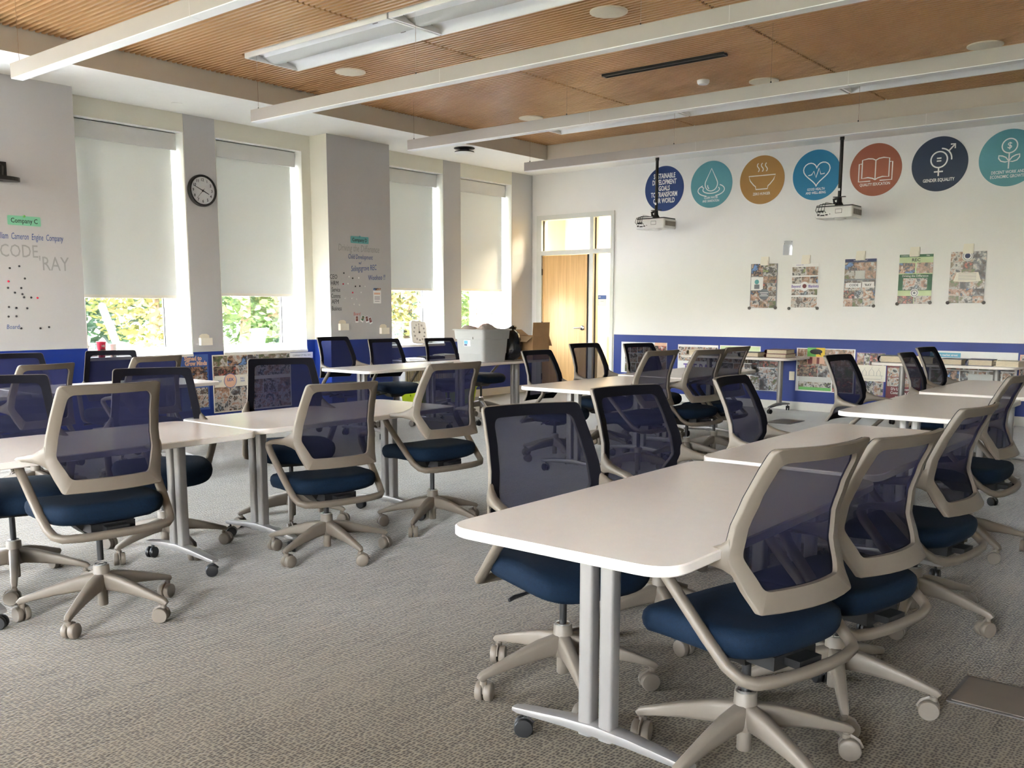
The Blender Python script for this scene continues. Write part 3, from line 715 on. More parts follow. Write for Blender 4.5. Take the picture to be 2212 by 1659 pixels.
# ------------------------------------------------------------------ floor boxes
for x0, x1, y0, y1, lb in [(-.80, -.50, 3.41, 3.70, 'grey floor box cover at the lower right edge'), (-4.73, -4.42, 10.66, 11.12, 'grey floor box cover near the blue wall table')]:
    t = thing('floor_box', lb, 'floor box', ((x0+x1)/2, (y0+y1)/2, 0), group='floor box covers')
    hx, hy = (x1-x0)/2, (y1-y0)/2
    MB().prism(rrect(2*hx, 2*hy, .012, 3), .0005, .005).build('rim', M['magnet'], t)
    MB().prism(rrect(2*hx-.03, 2*hy-.03, .008, 3), .005, .0075).build('lid', M['taupe'], t)

# ------------------------------------------------------------------ round wall decals
def decal(i, m, label):
    return tag(MB().prism(circ(.322, 64), 0, .003).build('wall_decal', m, None, (-7.143+.7585*i, YB-.001, 3.104), BACK), label, 'wall decal', 'round decals on the back wall')
RR = .322
def icon(d, lines, wd=.0135):
    q = MB()
    for ln in lines:
        cl = ln[0] == 'c'; pts = ln[1:] if cl else ln
        q.ribbon([(x*RR, y_*RR) for x, y_ in pts], wd, .003, .0045, closed=cl)
    return q.build('icon', M['inkw'], d)
d = decal(0, M['cnavy'], 'royal blue round decal with five lines of white slogan')
for k, s in enumerate(['SUSTAINABLE', 'DEVELOPMENT', 'GOALS', 'TO TRANSFORM', 'OUR WORLD']): text(s, .098, M['inkw'], d, 0, .178-.088*k, .0035, .60, .0022)
d = decal(1, M['cteal'], 'teal round decal with a water drop icon')
drop = [(.0, .68)]+[(.30*math.sin(R(a))*(1 if a < 180 else 1), .02-.30*math.cos(R(a))*-1) for a in range(60, 301, 15)]
icon(d, [['c', *drop], [(-.18, -.02), (-.16, -.12), (-.10, -.18)], circ(.5, 16, 0, -.25, 160, 262)[0:1]+[(.40*math.cos(R(a)), -.22+.16*math.sin(R(a))) for a in range(150, 391, 15)][0:17],
         [(.64*math.cos(R(a)), -.24+.27*math.sin(R(a))) for a in range(130, 256, 12)], [(.64*math.cos(R(a)), -.24+.27*math.sin(R(a))) for a in range(50, -76, -12)]])
text('CLEAN WATER\nAND SANITATION', .046, M['inkw'], d, 0, -.205, .0035, .68, .0006)
d = decal(2, M['corange'], 'amber round decal with a steaming bowl icon')
st = lambda x: [(x+.05*math.sin(k*.9), .34+.05*k) for k in range(8)]
icon(d, [['c', (-.60, .18), (.60, .18), (.52, -.02), (.36, -.20), (.28, -.26), (.26, -.38), (-.26, -.38), (-.28, -.26), (-.36, -.20), (-.52, -.02)], st(-.18), st(0), st(.18)])
text('ZERO HUNGER', .050, M['inkw'], d, 0, -.185, .0035, .72, .0008)
d = decal(3, M['ccyan'], 'bright cyan round decal with a heart and pulse icon')
ht = [(.55*1.0*math.sin(R(a))**3, .10+.045*(13*math.cos(R(a))-5*math.cos(R(2*a))-2*math.cos(R(3*a))-math.cos(R(4*a)))*.72) for a in range(0, 360, 10)]
icon(d, [['c', *ht], [(-.34, .0), (-.20, .02), (-.12, .16), (-.02, -.10), (.10, .26), (.18, .02), (.34, .04)]])
text('GOOD HEALTH\nAND WELL-BEING', .046, M['inkw'], d, 0, -.205, .0035, .72, .0006)
d = decal(4, M['cred'], 'coral round decal with an open book icon')
icon(d, [['c', (0, .36), (-.12, .42), (-.30, .44), (-.52, .40), (-.52, -.30), (-.28, -.28), (-.10, -.32), (0, -.38), (.10, -.32), (.28, -.28), (.52, -.30), (.52, .40), (.30, .44), (.12, .42)], [(0, .36), (0, -.38)]])
icon(d, [[(-.52, .26), (-.64, .26), (-.64, -.42), (-.18, -.42)]]); icon(d, [[(.52, .26), (.64, .26), (.64, -.42), (.18, -.42)]])
text('QUALITY EDUCATION', .050, M['inkw'], d, 0, -.178, .0035, .74, .0008)
d = decal(5, M['cdark'], 'dark navy round decal with an equality symbol icon')
icon(d, [['c', *circ(.29, 28, -.02, .16)], [(-.10, .21), (.06, .21)], [(-.10, .11), (.06, .11)], [(-.02, -.13), (-.02, -.44)], [(-.18, -.28), (.14, -.28)], ], .016)
icon(d, [[(.02+.40*math.cos(R(a)), .16+.40*math.sin(R(a))) for a in range(-5, 92, 9)], [(.30, .44), (.50, .66)], [(.36, .68), (.52, .68), (.52, .52)]], .016)
text('GENDER EQUALITY', .054, M['inkw'], d, 0, -.19, .0035, .76, .0010)
d = decal(6, M['cteal'], 'teal round decal with a coin flower icon at the right edge')
lfp = lambda s: ['c', (0, -.12), (s*.10, .02), (s*.22, .08), (s*.34, .10), (s*.34, .0), (s*.26, -.10), (s*.12, -.14)]
icon(d, [['c', *circ(.25, 26, 0, .42)], [(0, .17), (0, -.38)], lfp(1), lfp(-1)])
text('$', .10, M['inkw'], d, 0, .136, .0035, 1, .001); text('DECENT WORK AND\nECONOMIC GROWTH', .050, M['inkw'], d, 0, -.185, .0035, .74, .0008)

# ------------------------------------------------------------------ posters on the white wall
def poster(name, label, cat, x, z, wd, ht_, tiles, sheet, rot=BACK, plane=YB, texts=(), group=None, left=None, tilt=0, parent=None, th=.0015):
    """tiles: (x0,x1,y0,y1,material) in 0..1 of the sheet, y from the top"""
    mats = [sheet]; q = MB().box(-wd/2, wd/2, -ht_/2, ht_/2, 0, th)
    for k, (a, b, c, d_, m) in enumerate(tiles):
        if m not in mats: mats.append(m)
        e = th+.0003+.00004*k
        q.add([((a-.5)*wd, (.5-d_)*ht_, e), ((b-.5)*wd, (.5-d_)*ht_, e), ((b-.5)*wd, (.5-c)*ht_, e), ((a-.5)*wd, (.5-c)*ht_, e)], [(0, 1, 2, 3)], mats.index(m))
    loc = (x, plane-.006, z) if left is None else (left, x, z)
    o = q.build(name, mats, None, loc, rot)
    if tilt: o.rotation_euler.rotate_axis('Z', tilt)
    tag(o, label, cat, group)
    for body, size, m, tx, ty, xs, bold in texts:
        text(body, size, m, o, (tx-.5)*wd, (.5-ty)*ht_, th+.003, xs, bold)
    return o
def collage(rows, seed, pad=.012, x0=.02, x1=.98):
    rr = random.Random(seed); out = []
    for (c, d_, n) in rows:
        cuts = [x0]+sorted(x0+(x1-x0)*(k+rr.uniform(-.15, .15))/n for k in range(1, n))+[x1]
        for k in range(n): out.append((cuts[k]+pad*.5, cuts[k+1]-pad*.5, c+pad*.4, d_-pad*.4, PH[rr.randrange(len(PH))]))
    return out
GPW = 'photo posters on the white back wall'
def disc(o, x, y, r_, m, n=20, z=.0025):
    return MB().prism(circ(r_, n, x, y), z, z+.001).build('printed_disc', m, o)
o = poster('wall_poster', 'dark slate collage poster with a white character-free badge panel, leftmost on the white wall', 'poster', -5.543, 1.678, .385, .60,
           collage([(0, .28, 2), (.28, .44, 3), (.44, .62, 3), (.62, .84, 2), (.84, 1, 3)], 3)+[(.02, .48, .30, .60, M['paper'])], M['greyp'], group=GPW)
o['label'] = 'dark slate collage poster with a white badge panel, leftmost on the white wall'
disc(o, .01, -.115, .075, M['greyp']); MB().box(-.05, .07, -.095, -.088, .0035, .004).box(-.035, .055, -.117, -.110, .0035, .004).box(-.05, .07, -.138, -.131, .0035, .004).build('printed_lines', M['inkw'], o)
disc(o, -.10, .055, .032, M['teal']); MB().box(-.135, -.06, -.04, .02, .0026, .0032).build('printed_figure', M['greyp'], o)
o = poster('wall_poster', 'white collage poster with purple lettering reading Beyond Blankets', 'poster', -4.962, 1.67, .375, .59,
           collage([(.07, .27, 2), (.29, .45, 3), (.57, .71, 3), (.74, .99, 1)], 5), M['paper'], texts=[('Beyond', .052, M['purple'], .19, .51, .8, .001), ('Blankets', .052, M['purple'], .83, .51, .8, .001), ('company fall', .02, M['purple'], .3, .03, 1, 0)], group=GPW)
disc(o, .0, -.005, .062, M['paper']); disc(o, .0, -.002, .028, M['maroonp'], z=.0036)
o = poster('wall_poster', 'collage poster with a navy heading strip and CODE RAY photo panels', 'poster', -4.233, 1.70, .40, .605,
           [(0, 1, 0, .06, M['navyp'])]+collage([(.07, .24, 3), (.24, .42, 3), (.66, .83, 3), (.83, 1, 3)], 9, .006, 0, 1)+[(.02, .58, .45, .66, PH[3]), (.56, .99, .44, .67, PH[4]), (.06, .55, .50, .60, M['paper']), (.58, .96, .48, .60, M['paper']), (.35, .65, .25, .42, M['perf'])],
           M['greyp'], texts=[("CODE", .042, M['inkk'], .32, .55, 1, .0008), ("'RAY", .042, M['inkk'], .77, .55, 1, .0008), ('Management Company F', .022, M['inkw'], .5, .03, .8, 0)], group=GPW)
o = poster('wall_poster', 'green collage poster reading REC and Driving the Difference', 'poster', -3.551, 1.735, .40, .605,
           [(0, 1, 0, .055, M['greenp']), (0, .48, .17, .38, PH[2]), (.52, 1, .17, .38, PH[0]), (0, 1, .40, .73, M['greenp']), (.14, .86, .48, .72, PH[6]), (0, .48, .84, 1, PH[7]), (.5, 1, .84, 1, PH[3])], M['limep'],
           texts=[('COMPANY', .024, M['inkw'], .16, .028, .8, 0), ('FALL', .024, M['inkw'], .85, .028, .8, 0), ('REC', .052, M['inkk'], .5, .115, 1.1, .001), ('Driving the Difference', .036, M['inkw'], .5, .435, .95, .0005)], group=GPW)
disc(o, .0, -.170, .05, M['paper']); MB().ribbon([(x, y_-.170) for x, y_ in circ(.036, 20)], .008, .0037, .0042, closed=True).build('printed_ring', M['greyp'], o); disc(o, 0, -.17, .015, M['greyp'], z=.0036)
o = poster('wall_poster', 'brown collage poster with an open-book panel, rightmost on the white wall', 'poster', -2.953, 1.745, .395, .61,
           collage([(0, .2, 2), (.2, .34, 3), (.34, .54, 3), (.54, .72, 3), (.72, .86, 3), (.86, 1, 3)], 14, .004, 0, 1), M['greyp'], group=GPW)
disc(o, -.01, .255, .062, M['paper']); MB().ribbon([(x-.01, y_+.255) for x, y_ in circ(.05, 24)], .006, .0037, .0042, closed=True).build('printed_ring', M['greyp'], o)
disc(o, -.01, .255, .03, M['navyp'], z=.0036)
bk = MB().prism([(-.155, -.045), (0, -.055), (.155, -.045), (.12, .062), (0, .055), (-.12, .062)], .0026, .0036, 0)
for k in range(5): bk.box(-.10, .10, -.03+.018*k, -.026+.018*k, .0036, .0040, 1)
bk.build('printed_book', [M['holderw'], M['greyp']], o)
# clips that hold the posters, magnets at the lower corners
for k, (x, z) in enumerate([(-5.532, 2.015), (-4.951, 2.018), (-4.232, 2.045), (-3.569, 2.07), (-2.956, 2.085)]):
    t = thing('magnetic_clip', ['cream magnetic clip holding the slate poster', 'cream magnetic clip holding the Beyond Blankets poster', 'cream magnetic clip holding the CODE RAY poster', 'cream magnetic clip holding the green REC poster', 'cream magnetic clip holding the brown open-book poster'][k],
              'clip', (x, YB-.007, z), group='clips holding the wall posters', rot=BACK)
    MB().prism(rrect(.112, .115, .010, 3), 0, .016).build('clip_plate', M['holderw'], t)
    MB().prism(rrect(.106, .072, .008, 3, -.006, -.024), .016, .026).build('clip_lever', M['holderw'], t)
for (x, z, lb) in [(-5.74, 1.375, 'left lower corner of the slate poster'), (-5.36, 1.38, 'right lower corner of the slate poster'), (-5.165, 1.372, 'left lower corner of the Beyond Blankets poster'), (-4.775, 1.375, 'right lower corner of the Beyond Blankets poster'),
                   (-4.042, 1.405, 'right lower corner of the CODE RAY poster'), (-3.75, 1.432, 'left lower corner of the green poster'), (-3.36, 1.445, 'right lower corner of the green poster'), (-3.155, 1.445, 'left lower corner of the brown poster'), (-2.752, 1.445, 'right lower corner of the brown poster')]:
    tag(MB().lathe([(.021, 0), (.021, .008), (.017, .011)], 16).build('round_magnet', M['magnet'], None, (x, YB-.008, z), BACK), 'dark round magnet at the '+lb, 'magnet', 'magnets on the poster corners')
t = thing('brochure_holder', 'clear acrylic brochure holder on the white wall above the posters', 'holder', (-5.215, YB, 2.185), rot=BACK)
MB().box(-.062, .062, -.10, .09, 0, .003).build('back_plate', M['sleeve'], t)
MB().box(-.062, .062, -.10, .035, .022, .025).box(-.062, -.059, -.10, .035, .003, .022).box(.059, .062, -.10, .035, .003, .022).box(-.062, .062, -.10, -.097, .003, .022).build('pocket', M['sleeve'], t)
MB().box(-.055, -.05, .045, .055, .003, .006).box(.047, .055, .07, .08, .003, .006).build('screw', M['magnet'], t)

# posters on the blue back wall
GPB = 'collage posters on the blue wainscot'
poster('collage_poster', 'white-edged collage poster on the blue wall beside the door', 'poster', -7.43, .625, .80, .47, [(.03, .28, .06, .96, M['paper'])]+collage([(.05, .35, 5), (.36, .66, 5), (.67, .97, 5)], 21, .012, .08, .76)+[(.74, .99, .03, .40, PH[7]), (.74, .99, .40, .97, PH[0]), (.74, .99, .0, .1, M['peach'])], M['paper'], group=GPB)
poster('collage_poster', 'white poster with large purple RAY letters on the blue wall', 'poster', -6.52, .575, .65, .54, [(.02, .98, .06, .30, PH[3]), (.02, .98, .30, .44, PH[6]), (.03, .97, .46, .80, M['paper']), (.02, .98, .82, .98, PH[4])], M['paper'], texts=[('THE RAY', .16, M['purple'], .52, .63, .75, .003)], group=GPB)
poster('collage_poster', 'pale green-headed collage poster behind the overlapping chair backs', 'poster', -5.86, .58, .62, .54, [(.02, .98, .02, .14, M['limep'])]+collage([(.16, .45, 3), (.46, .75, 3), (.76, .98, 4)], 25), M['paper'], group=GPB)
o = poster('collage_poster', 'photo collage in a clear sleeve left of the wall outlet', 'poster', -5.47, .445, .40, .42, collage([(.02, .22, 1), (.40, .60, 2), (.60, .98, 3)], 27, .004, 0, 1)+[(0, 1, .24, .40, PH[6])], M['perf'], texts=[('A Great Day & Company', .03, M['inkw'], .5, .24, .8, 0)], group=GPB)
MB().box(-.22, .235, -.235, .23, .004, .0055).build('clear_sleeve', M['sleeve'], o)
poster('collage_poster', 'team photo collage on the blue wall right of the outlet', 'poster', -4.635, .555, .79, .58, collage([(.02, .40, 4), (.40, .66, 3)], 33, .006)+[(.02, .98, .02, .4, PH[0]), (.05, .62, .66, .97, PH[5]), (.05, .62, .66, .78, M['perf']), (.64, .98, .66, .98, PH[7]), (.06, .62, .90, .97, M['lgreen'])], M['paper'], group=GPB)
o = poster('collage_flyer', 'yellow and green flyer with a black speech bubble on the blue wall', 'poster', -4.76, .745, .24, .215, [(0, .5, 0, .55, M['lgreen']), (.5, 1, 0, .55, M['yellow']), (0, 1, .55, 1, M['peach']), (.05, .3, .6, 1, M['maroonp']), (.55, .7, .6, 1, M['maroonp'])], M['yellow'], plane=YB-.004, group=GPB)
MB().prism([(x*.085, y_*.035+.055) for x, y_ in circ(1, 20)], .0024, .0034).prism([(.03, .03), (.07, .005), (.06, .04)], .0024, .0034).build('printed_bubble', M['inkk'], o)
poster('collage_poster', 'purple-backed collage poster on the blue wall, right of the angled chair', 'poster', -4.04, .53, .37, .56, collage([(.01, .33, 4), (.62, .98, 3)], 37, .01)+[(.02, .98, .34, .62, PH[0])], M['purple'], group=GPB)
o = poster('line_drawing', 'white sheet with a line drawing of three flagged huts', 'poster', -4.02, .545, .36, .205, [], M['holderw'], plane=YB-.004, group=GPB)
q = MB()
for cx_, s in ((-.09, .8), (0, 1.0), (.09, .8)):
    q.ribbon([(cx_-.03*s, -.03), (cx_-.03*s, .02*s), (cx_, .062*s), (cx_+.03*s, .02*s), (cx_+.03*s, -.03)], .003, .0015, .0024)
    q.ribbon([(cx_, .062*s), (cx_, .082*s), (cx_+.015, .08*s)], .002, .0015, .0024)
q.ribbon([(-.15, -.03), (.15, -.03)], .002, .0015, .0024).ribbon([(-.13, -.075), (-.13, -.02)], .002, .0015, .0024).ribbon([(.13, -.075), (.13, -.02)], .002, .0015, .0024).ribbon([(-.12, -.075), (.12, -.075)], .003, .0015, .0024)
q.build('drawn_lines', M['greyp'], o)
poster('collage_poster', 'maroon collage poster with white community lettering on the blue wall', 'poster', -3.62, .51, .42, .56, collage([(.02, .26, 2), (.28, .50, 2), (.50, .72, 2)], 41, .02), M['maroonp'], texts=[("D's Unknown\nCommunity C\nservice", .048, M['inkw'], .42, .86, .85, .0008)], group=GPB)
poster('collage_poster', 'collage poster with a cyan heading strip at the right end of the blue wall', 'poster', -2.83, .58, .98, .56, [(.0, .36, .04, .14, M['cyanp'])]+collage([(.16, .40, 5), (.42, .70, 6), (.72, .98, 6)], 45, .012)+[(.46, .74, .48, .68, M['perf'])], M['paper'], texts=[('farmers market street', .04, M['inkw'], .18, .09, .8, .0005)], group=GPB)
o = poster('collage_poster', 'pinkish collage poster with a large round letter logo at the right photo edge', 'poster', -2.07, .57, .50, .54, collage([(.02, .45, 2), (.80, .98, 3)], 47), M['peach'], group=GPB)
MB().ribbon(circ(.11, 28, -.06, .0), .03, .0026, .0034, closed=True).build('printed_ring', M['inkw'], o)
tag(MB().prism(rrect(.075, .12, .006, 3), 0, .006).build('wall_outlet', M['holder'], None, (-5.085, YB-.004, .462), BACK), 'beige electrical outlet plate on the blue wall beside the table leg', 'outlet')

# posters on the blue wall under the windows
GPL = 'posters under the windows'
o = poster('collage_poster', 'dark blue poster with orange brush lettering under the window', 'poster', 5.99, .52, .36, .64, [(.30, .95, .22, .48, PH[2]), (.3, .95, .60, .96, PH[3])], M['bluep'], LEFT, left=XR+.006, texts=[('Signed to', .07, M['peach'], .45, .07, .85, .003), ('Grow Minds', .07, M['peach'], .55, .16, .8, .003)], group=GPL)
o = poster('collage_poster', 'large photo collage poster with an orange round emblem under the second window', 'poster', 6.78, .485, 1.12, .68, collage([(.02, .20, 5), (.20, .40, 4), (.46, .72, 5), (.72, .98, 6)], 55, .004, .01, .99)+[(.02, .42, .36, .56, M['holderw'])], M['holderw'], LEFT, left=XR+.006, texts=[('LEX', .05, M['bluep'], .21, .44, 1, .001), ('FALL\n2024', .03, M['bluep'], .36, .45, 1, 0), ('WEST', .03, M['bluep'], .07, .46, 1, 0)], group=GPL)
MB().ribbon(circ(.085, 28, -.325, .03), .006, .0022, .0036, closed=True).build('printed_ring', M['bluep'], o)
MB().prism(circ(.08, 28, -.325, .03), .0022, .0028).build('printed_disc', M['peach'], o)
poster('paper_strip', 'white paper strip reading COMPANY FALL above the collage', 'sign', 7.51, .775, .36, .075, [], M['paper'], LEFT, left=XR+.012, texts=[('COMPANY D* FALL 2024', .034, M['inkg'], .5, .5, .75, 0)], group=GPL)

# ------------------------------------------------------------------ window wall: clock, notes, magnets, holders
t = thing('wall_clock', 'round black-rimmed wall clock with white face between the first two windows', 'clock', (XR+.004, 6.176, 2.682), rot=LEFT)
MB().lathe([(.176, 0), (.178, .03), (.170, .05), (.156, .052), (.150, .036)], 48, cap1=False).build('rim', M['blackp'], t)
MB().prism(circ(.152, 48), .0, .030).build('face', M['white'], t)
for k in range(1, 13):
    a = R(90-30*k); text(str(k), .044, M['inkk'], t, .118*math.cos(a), .118*math.sin(a), .0315, .95, .0008, name='numeral')
def hand(nm, ang, L, wd, tail, z):
    a = R(90-ang); q = MB().prism([(-tail, -wd/2), (L, -wd/3), (L, wd/3), (-tail, wd/2)], 0, .0015); q.build(nm, M['inkk'], t, (0, 0, z), (0, 0, a))
hand('minute_hand', 294, .125, .009, .0, .034); hand('hour_hand', 115, .085, .011, .0, .036); hand('second_hand', 222, .115, .004, .03, .038)
MB().lathe([(.009, .034), (.009, .042)], 12).build('hand_hub', M['inkk'], t)
MB().prism(circ(.151, 48), .045, .047).build('glass_cover', M['sleeve'], t)

def note(body, size, m, y, z, lab, xs=.85, rot=0, shear=.15, bold=.0, align='CENTER'):
    o = text(body, size, m, None, 0, 0, 0, xs, bold, 0, align, shear, 'marker_writing')
    o.rotation_euler = LEFT; o.rotation_euler.rotate_axis('Z', rot); o.location = (XP+.0045, y, z)
    return tag(o, lab, 'writing')
note('William  Cameron  Engine  Company', .085, M['inkb'], 4.10, 2.035, 'blue marker line William Cameron Engine Company on the left pier', .50)
note('CODE', .17, M['inkg'], 4.00, 1.895, 'faded grey marker word CODE on the left pier', .75, shear=0)
note("'RAY", .19, M['inkg'], 4.32, 1.785, 'faded grey marker word RAY on the left pier', .75, shear=0)
note('Board:', .06, M['inkb'], 3.90, 1.19, 'small blue marker word Board on the left pier', .8)
note('Driving the Difference', .125, M['inkg'], 8.235, 2.125, 'faded grey marker line Driving the Difference on the far pier', .62)
note('Child Development', .085, M['inkb'], 8.255, 2.02, 'blue marker line Child Development on the far pier', .62)
note('w/', .06, M['inkb'], 8.245, 1.945, 'tiny blue marker scribble between two lines on the far pier', .8)
note('Selingsgrove REC', .10, M['inkb'], 8.31, 1.88, 'blue marker line Selingsgrove REC on the far pier', .62, R(4))
note('Woohoo !!', .095, M['inkb'], 8.53, 1.765, 'thin blue marker word Woohoo on the far pier', .70, R(3))
for b, z, y_ in [('CEO', 1.757, 7.80), ('HRM', 1.678, 7.815), ('Service', 1.597, 7.835), ('Comms', 1.518, 7.83), ('AFM', 1.447, 7.82), ('Business', 1.362, 7.84)]:
    note(b, .078, M['inkk'], y_, z, 'black marker word %s in the role list on the far pier' % b, .62 if len(b) > 4 else .8, shear=.05)
note('Board', .06, M['inkr'], 8.175, 1.293, 'small red marker word Board on the far pier', .8)
def sign(y, z, m, body, lab):
    t = tag(MB().prism(rrect(.305, .088, .012, 3), .001, .0025).build('paper_sign', m, None, (XP+.004, y, z), LEFT), lab, 'sign')
    text(body, .062, M['inkk'], t, 0, -.002, .003, .82, .0005)
    MB().lathe([(.011, 0), (.011, .01), (.008, .013)], 12, (0, .042, .0025)).build('pin', M['cteal'] if m == M['teal'] else M['lgreen'], t)
sign(4.065, 2.182, M['green'], 'Company C', 'mint green paper sign reading Company C on the left pier')
sign(8.246, 2.236, M['teal'], 'Company D', 'teal paper sign reading Company D on the far pier')
def dots(lst, m, lab, grp):
    me = MB().lathe([(.0095, 0), (.0095, .006), (.006, .010)], 12).mesh('push_magnet', m)
    for y, z in lst: tag(obj('push_magnet', me, None, (XP+.004, y, z), LEFT), lab, 'magnet', grp)
dots([(3.903, 1.738), (3.99, 1.759), (4.034, 1.645), (3.875, 1.555), (3.995, 1.555), (3.934, 1.511), (4.001, 1.498), (4.014, 1.468), (4.081, 1.467), (3.871, 1.377), (3.935, 1.367), (4.037, 1.366), (3.862, 1.288), (3.933, 1.29), (3.969, 1.176), (4.148, 1.173), (4.231, 1.184)], M['inkk'], 'one of the tiny dark magnets dotted over the left pier', 'dark magnets on the left pier')
dots([(3.883, 1.615), (4.14, 1.464)], M['redp'], 'one of two tiny red magnets on the left pier', 'red magnets on the left pier')
dots([(8.114, 1.748), (8.158, 1.646), (8.232, 1.65), (7.969, 1.809)], M['inkk'], 'one of the tiny dark magnets on the far pier', 'dark magnets on the far pier')
dots([(7.954, 1.672), (8.109, 1.566)], M['redp'], 'one of two tiny red magnets on the far pier', 'red magnets on the far pier')
dots([(8.054, 1.765), (8.217, 1.754), (8.318, 1.649), (8.247, 1.57), (8.167, 1.484), (7.976, 1.491), (8.125, 1.418), (8.216, 1.408), (8.088, 1.492), (8.032, 1.677)], M['white'], 'one of the tiny white magnets scattered over the far pier', 'white magnets on the far pier')
for k, (y, z, r_, m) in enumerate([(8.171, 1.225, 0, M['maroonp']), (8.269, 1.23, 25, M['greenp']), (8.344, 1.222, -14, M['maroon']), (8.405, 1.205, -20, M['maroonp'])]):
    o = poster('photo_card', 'tiny photo card below the red Board word, %s' % ['first from the left', 'second from the left, tilted and greenish', 'third from the left', 'last on the right'][k], 'card', y, z, .05, .085, [(.1, .9, .05, .78, m), (.25, .7, .2, .5, PH[0])], M['paper'], LEFT, left=XP+.005, group='photo cards on the far pier', tilt=R(-r_))
o = poster('paper_flyer', 'white paper flyer with blue and red print hanging on the far pier', 'flyer', 8.53, 1.53, .135, .20, [(0, 1, 0, .16, PH[2]), (.1, .9, .3, .42, M['peach']), (.15, .85, .55, .58, M['greyp']), (.15, .85, .63, .66, M['greyp']), (.15, .85, .71, .74, M['greyp']), (.2, .8, .84, .87, M['greyp'])], M['paper'], LEFT, left=XP+.006)
def holder(x, y, z, w_, lab):
    t = thing('marker_holder', lab, 'holder', (x, y, z), group='beige marker holders', rot=LEFT)
    MB().prism(rpoly([(-w_*.42, -.06), (w_*.42, -.06), (w_*.42, .05), (w_*.2, .068), (-w_*.2, .068), (-w_*.42, .05)], .012, 3), 0, .004).build('back_plate', M['holder'], t)
    MB().box(-w_/2, w_/2, -.062, .022, .045, .049).box(-w_/2, -w_/2+.004, -.062, .022, .004, .045).box(w_/2-.004, w_/2, -.062, .022, .004, .045).box(-w_/2, w_/2, -.062, -.058, .004, .045).build('tray', M['holderw'], t)
holder(XP+.004, 7.925, 1.15, .14, 'beige marker holder on the far pier, left one')
holder(XP+.004, 8.63, 1.088, .14, 'beige marker holder on the far pier, right one')
holder(XR+.004, 6.135, 1.005, .15, 'beige marker holder on the grey strip below the clock')
t = thing('wall_projector_mount', 'black wall-mounted arm with a flat glossy head at the left photo edge', 'mount', (XP+.004, 3.86, 2.60), rot=LEFT)
MB().box(-.14, .07, -.07, .105, 0, .02).build('wall_plate', M['blackp'], t)
MB().tube([(-.01, .06, .02), (-.01, .055, .06), (-.02, -.02, .07), (-.03, -.07, .08)], .035, .03, 12).build('arm', M['blackp'], t)
MB().prism([(x*1.9*.10-.02, y_*1.0*.10) for x, y_ in circ(1, 28)], 0, .035).build('head', M['blackp'], t, (-.02, -.075, .09), (R(-90), 0, 0))

# ------------------------------------------------------------------ projectors
def projector(x, lab):
    t = thing('ceiling_projector', lab, 'projector', (x, 11.55, 2.46), group='ceiling projectors')
    bd = MB(); pl = rrect(.46, .34, .03, 4)
    bd.loft([[(a*.96, b*.96, 0) for a, b in pl], [(a, b, .012) for a, b in pl], [(a, b, .115) for a, b in pl], [(a*.97, b*.97, .13) for a, b in pl]]); bd.build('body', M['white'], t)
    MB().prism(rrect(.44, .32, .02, 3), .13, .145).build('mount_plate', M['blackp'], t)
    MB().lathe([(.07, .012), (.065, -.01), (.03, -.022)], 20, (.03, -.02, 0)).build('lens_dome', M['white'], t)
    v = MB()
    for k in range(14): v.box(.2295, .2315, -.14+k*.02, -.14+k*.02+.012, .035, .10)
    v.build('vent_slot', M['taupe'], t)
    pt = MB()
    for a, b, c, d_ in [(-.20, -.17, .03, .05), (-.16, -.11, .025, .04), (-.10, -.07, .03, .045), (-.05, -.04, .04, .05), (-.20, -.12, .07, .09)]: pt.box(a, b, -.1715, -.1695, c, d_)
    pt.build('port', M['dark'], t)
    lb = MB(); lb.box(.02, .10, -.1710, -.1695, .05, .10, 0).box(.024, .096, -.1716, -.1705, .054, .096, 1); lb.build('rating_label', [M['dark'], M['white']], t)
    MB().tube([(0, 0, .145), (0, 0, .17), (-.06, 0, .19), (-.07, .0, .23), (0, 0, .25)], .022, .016, 10, up=(0, 1, 0)).lathe([(.055, .145), (.05, .165), (.03, .20), (.026, .26)], 16).build('tilt_head', M['blackp'], t)
    MB().prism(rrect(.15, .06, .02, 4), .255, .262).build('wing_plate', M['blackp'], t)
    MB().lathe([(.021, .25), (.021, ZC-2.46), (.021, ZC-2.46)], 16).lathe([(.026, .93), (.026, ZC-2.46)], 16).build('pole', M['blackp'], t)
    MB().box(-.012, .012, -.0225, -.0205, .33, .36).build('tag', M['paper'], t)
    cb_ = MB()
    for k in range(4):
        a = -.20+.035*k; cb_.tube([(a, -.172, .06), (a-.01, -.205, .09), (a, -.19, .15+.01*k), (a+.06, -.10, .17), (0, -.02, .18)], .0035, n=6)
    cb_.build('cables', M['blackp'], t)
projector(-6.845, 'white ceiling projector on a black pole in front of the royal blue decal')
projector(-4.285, 'white ceiling projector on a black pole between the cyan and coral decals')

# ------------------------------------------------------------------ things on the sills and tables
def cup(x, y, z, h, r0, r1, m, lab, band=None):
    t = thing('cup', lab, 'cup', (x, y, z))
    MB().lathe([(r0, 0), (r1, h), (r1+.003, h+.002), (r1-.003, h), (r0-.003, .004)], 24, cap1=False).build('body', m, t)
    MB().lathe([(r1+.001, h*.93), (r1+.004, h*.95), (r1+.004, h)], 24, cap0=False, cap1=False).build('rim', m, t)
    return t
t = cup(-9.62, 4.925, SILL, .165, .032, .048, M['redp'], 'red printed plastic cup on the first window sill beside the pier')
text('HI', .035, M['inkw'], t, .047, -.004, .12, 1, .001).rotation_euler = LEFT
t2 = MB().add([(.0455*math.cos(a), .0455*math.sin(a), z) for z in (.055, .09) for a in [R(-40+10*k) for k in range(9)]], [(k, k+1, k+10, k+9) for k in range(8)], 0, True).build('printed_panel', M['maroonp'], t)
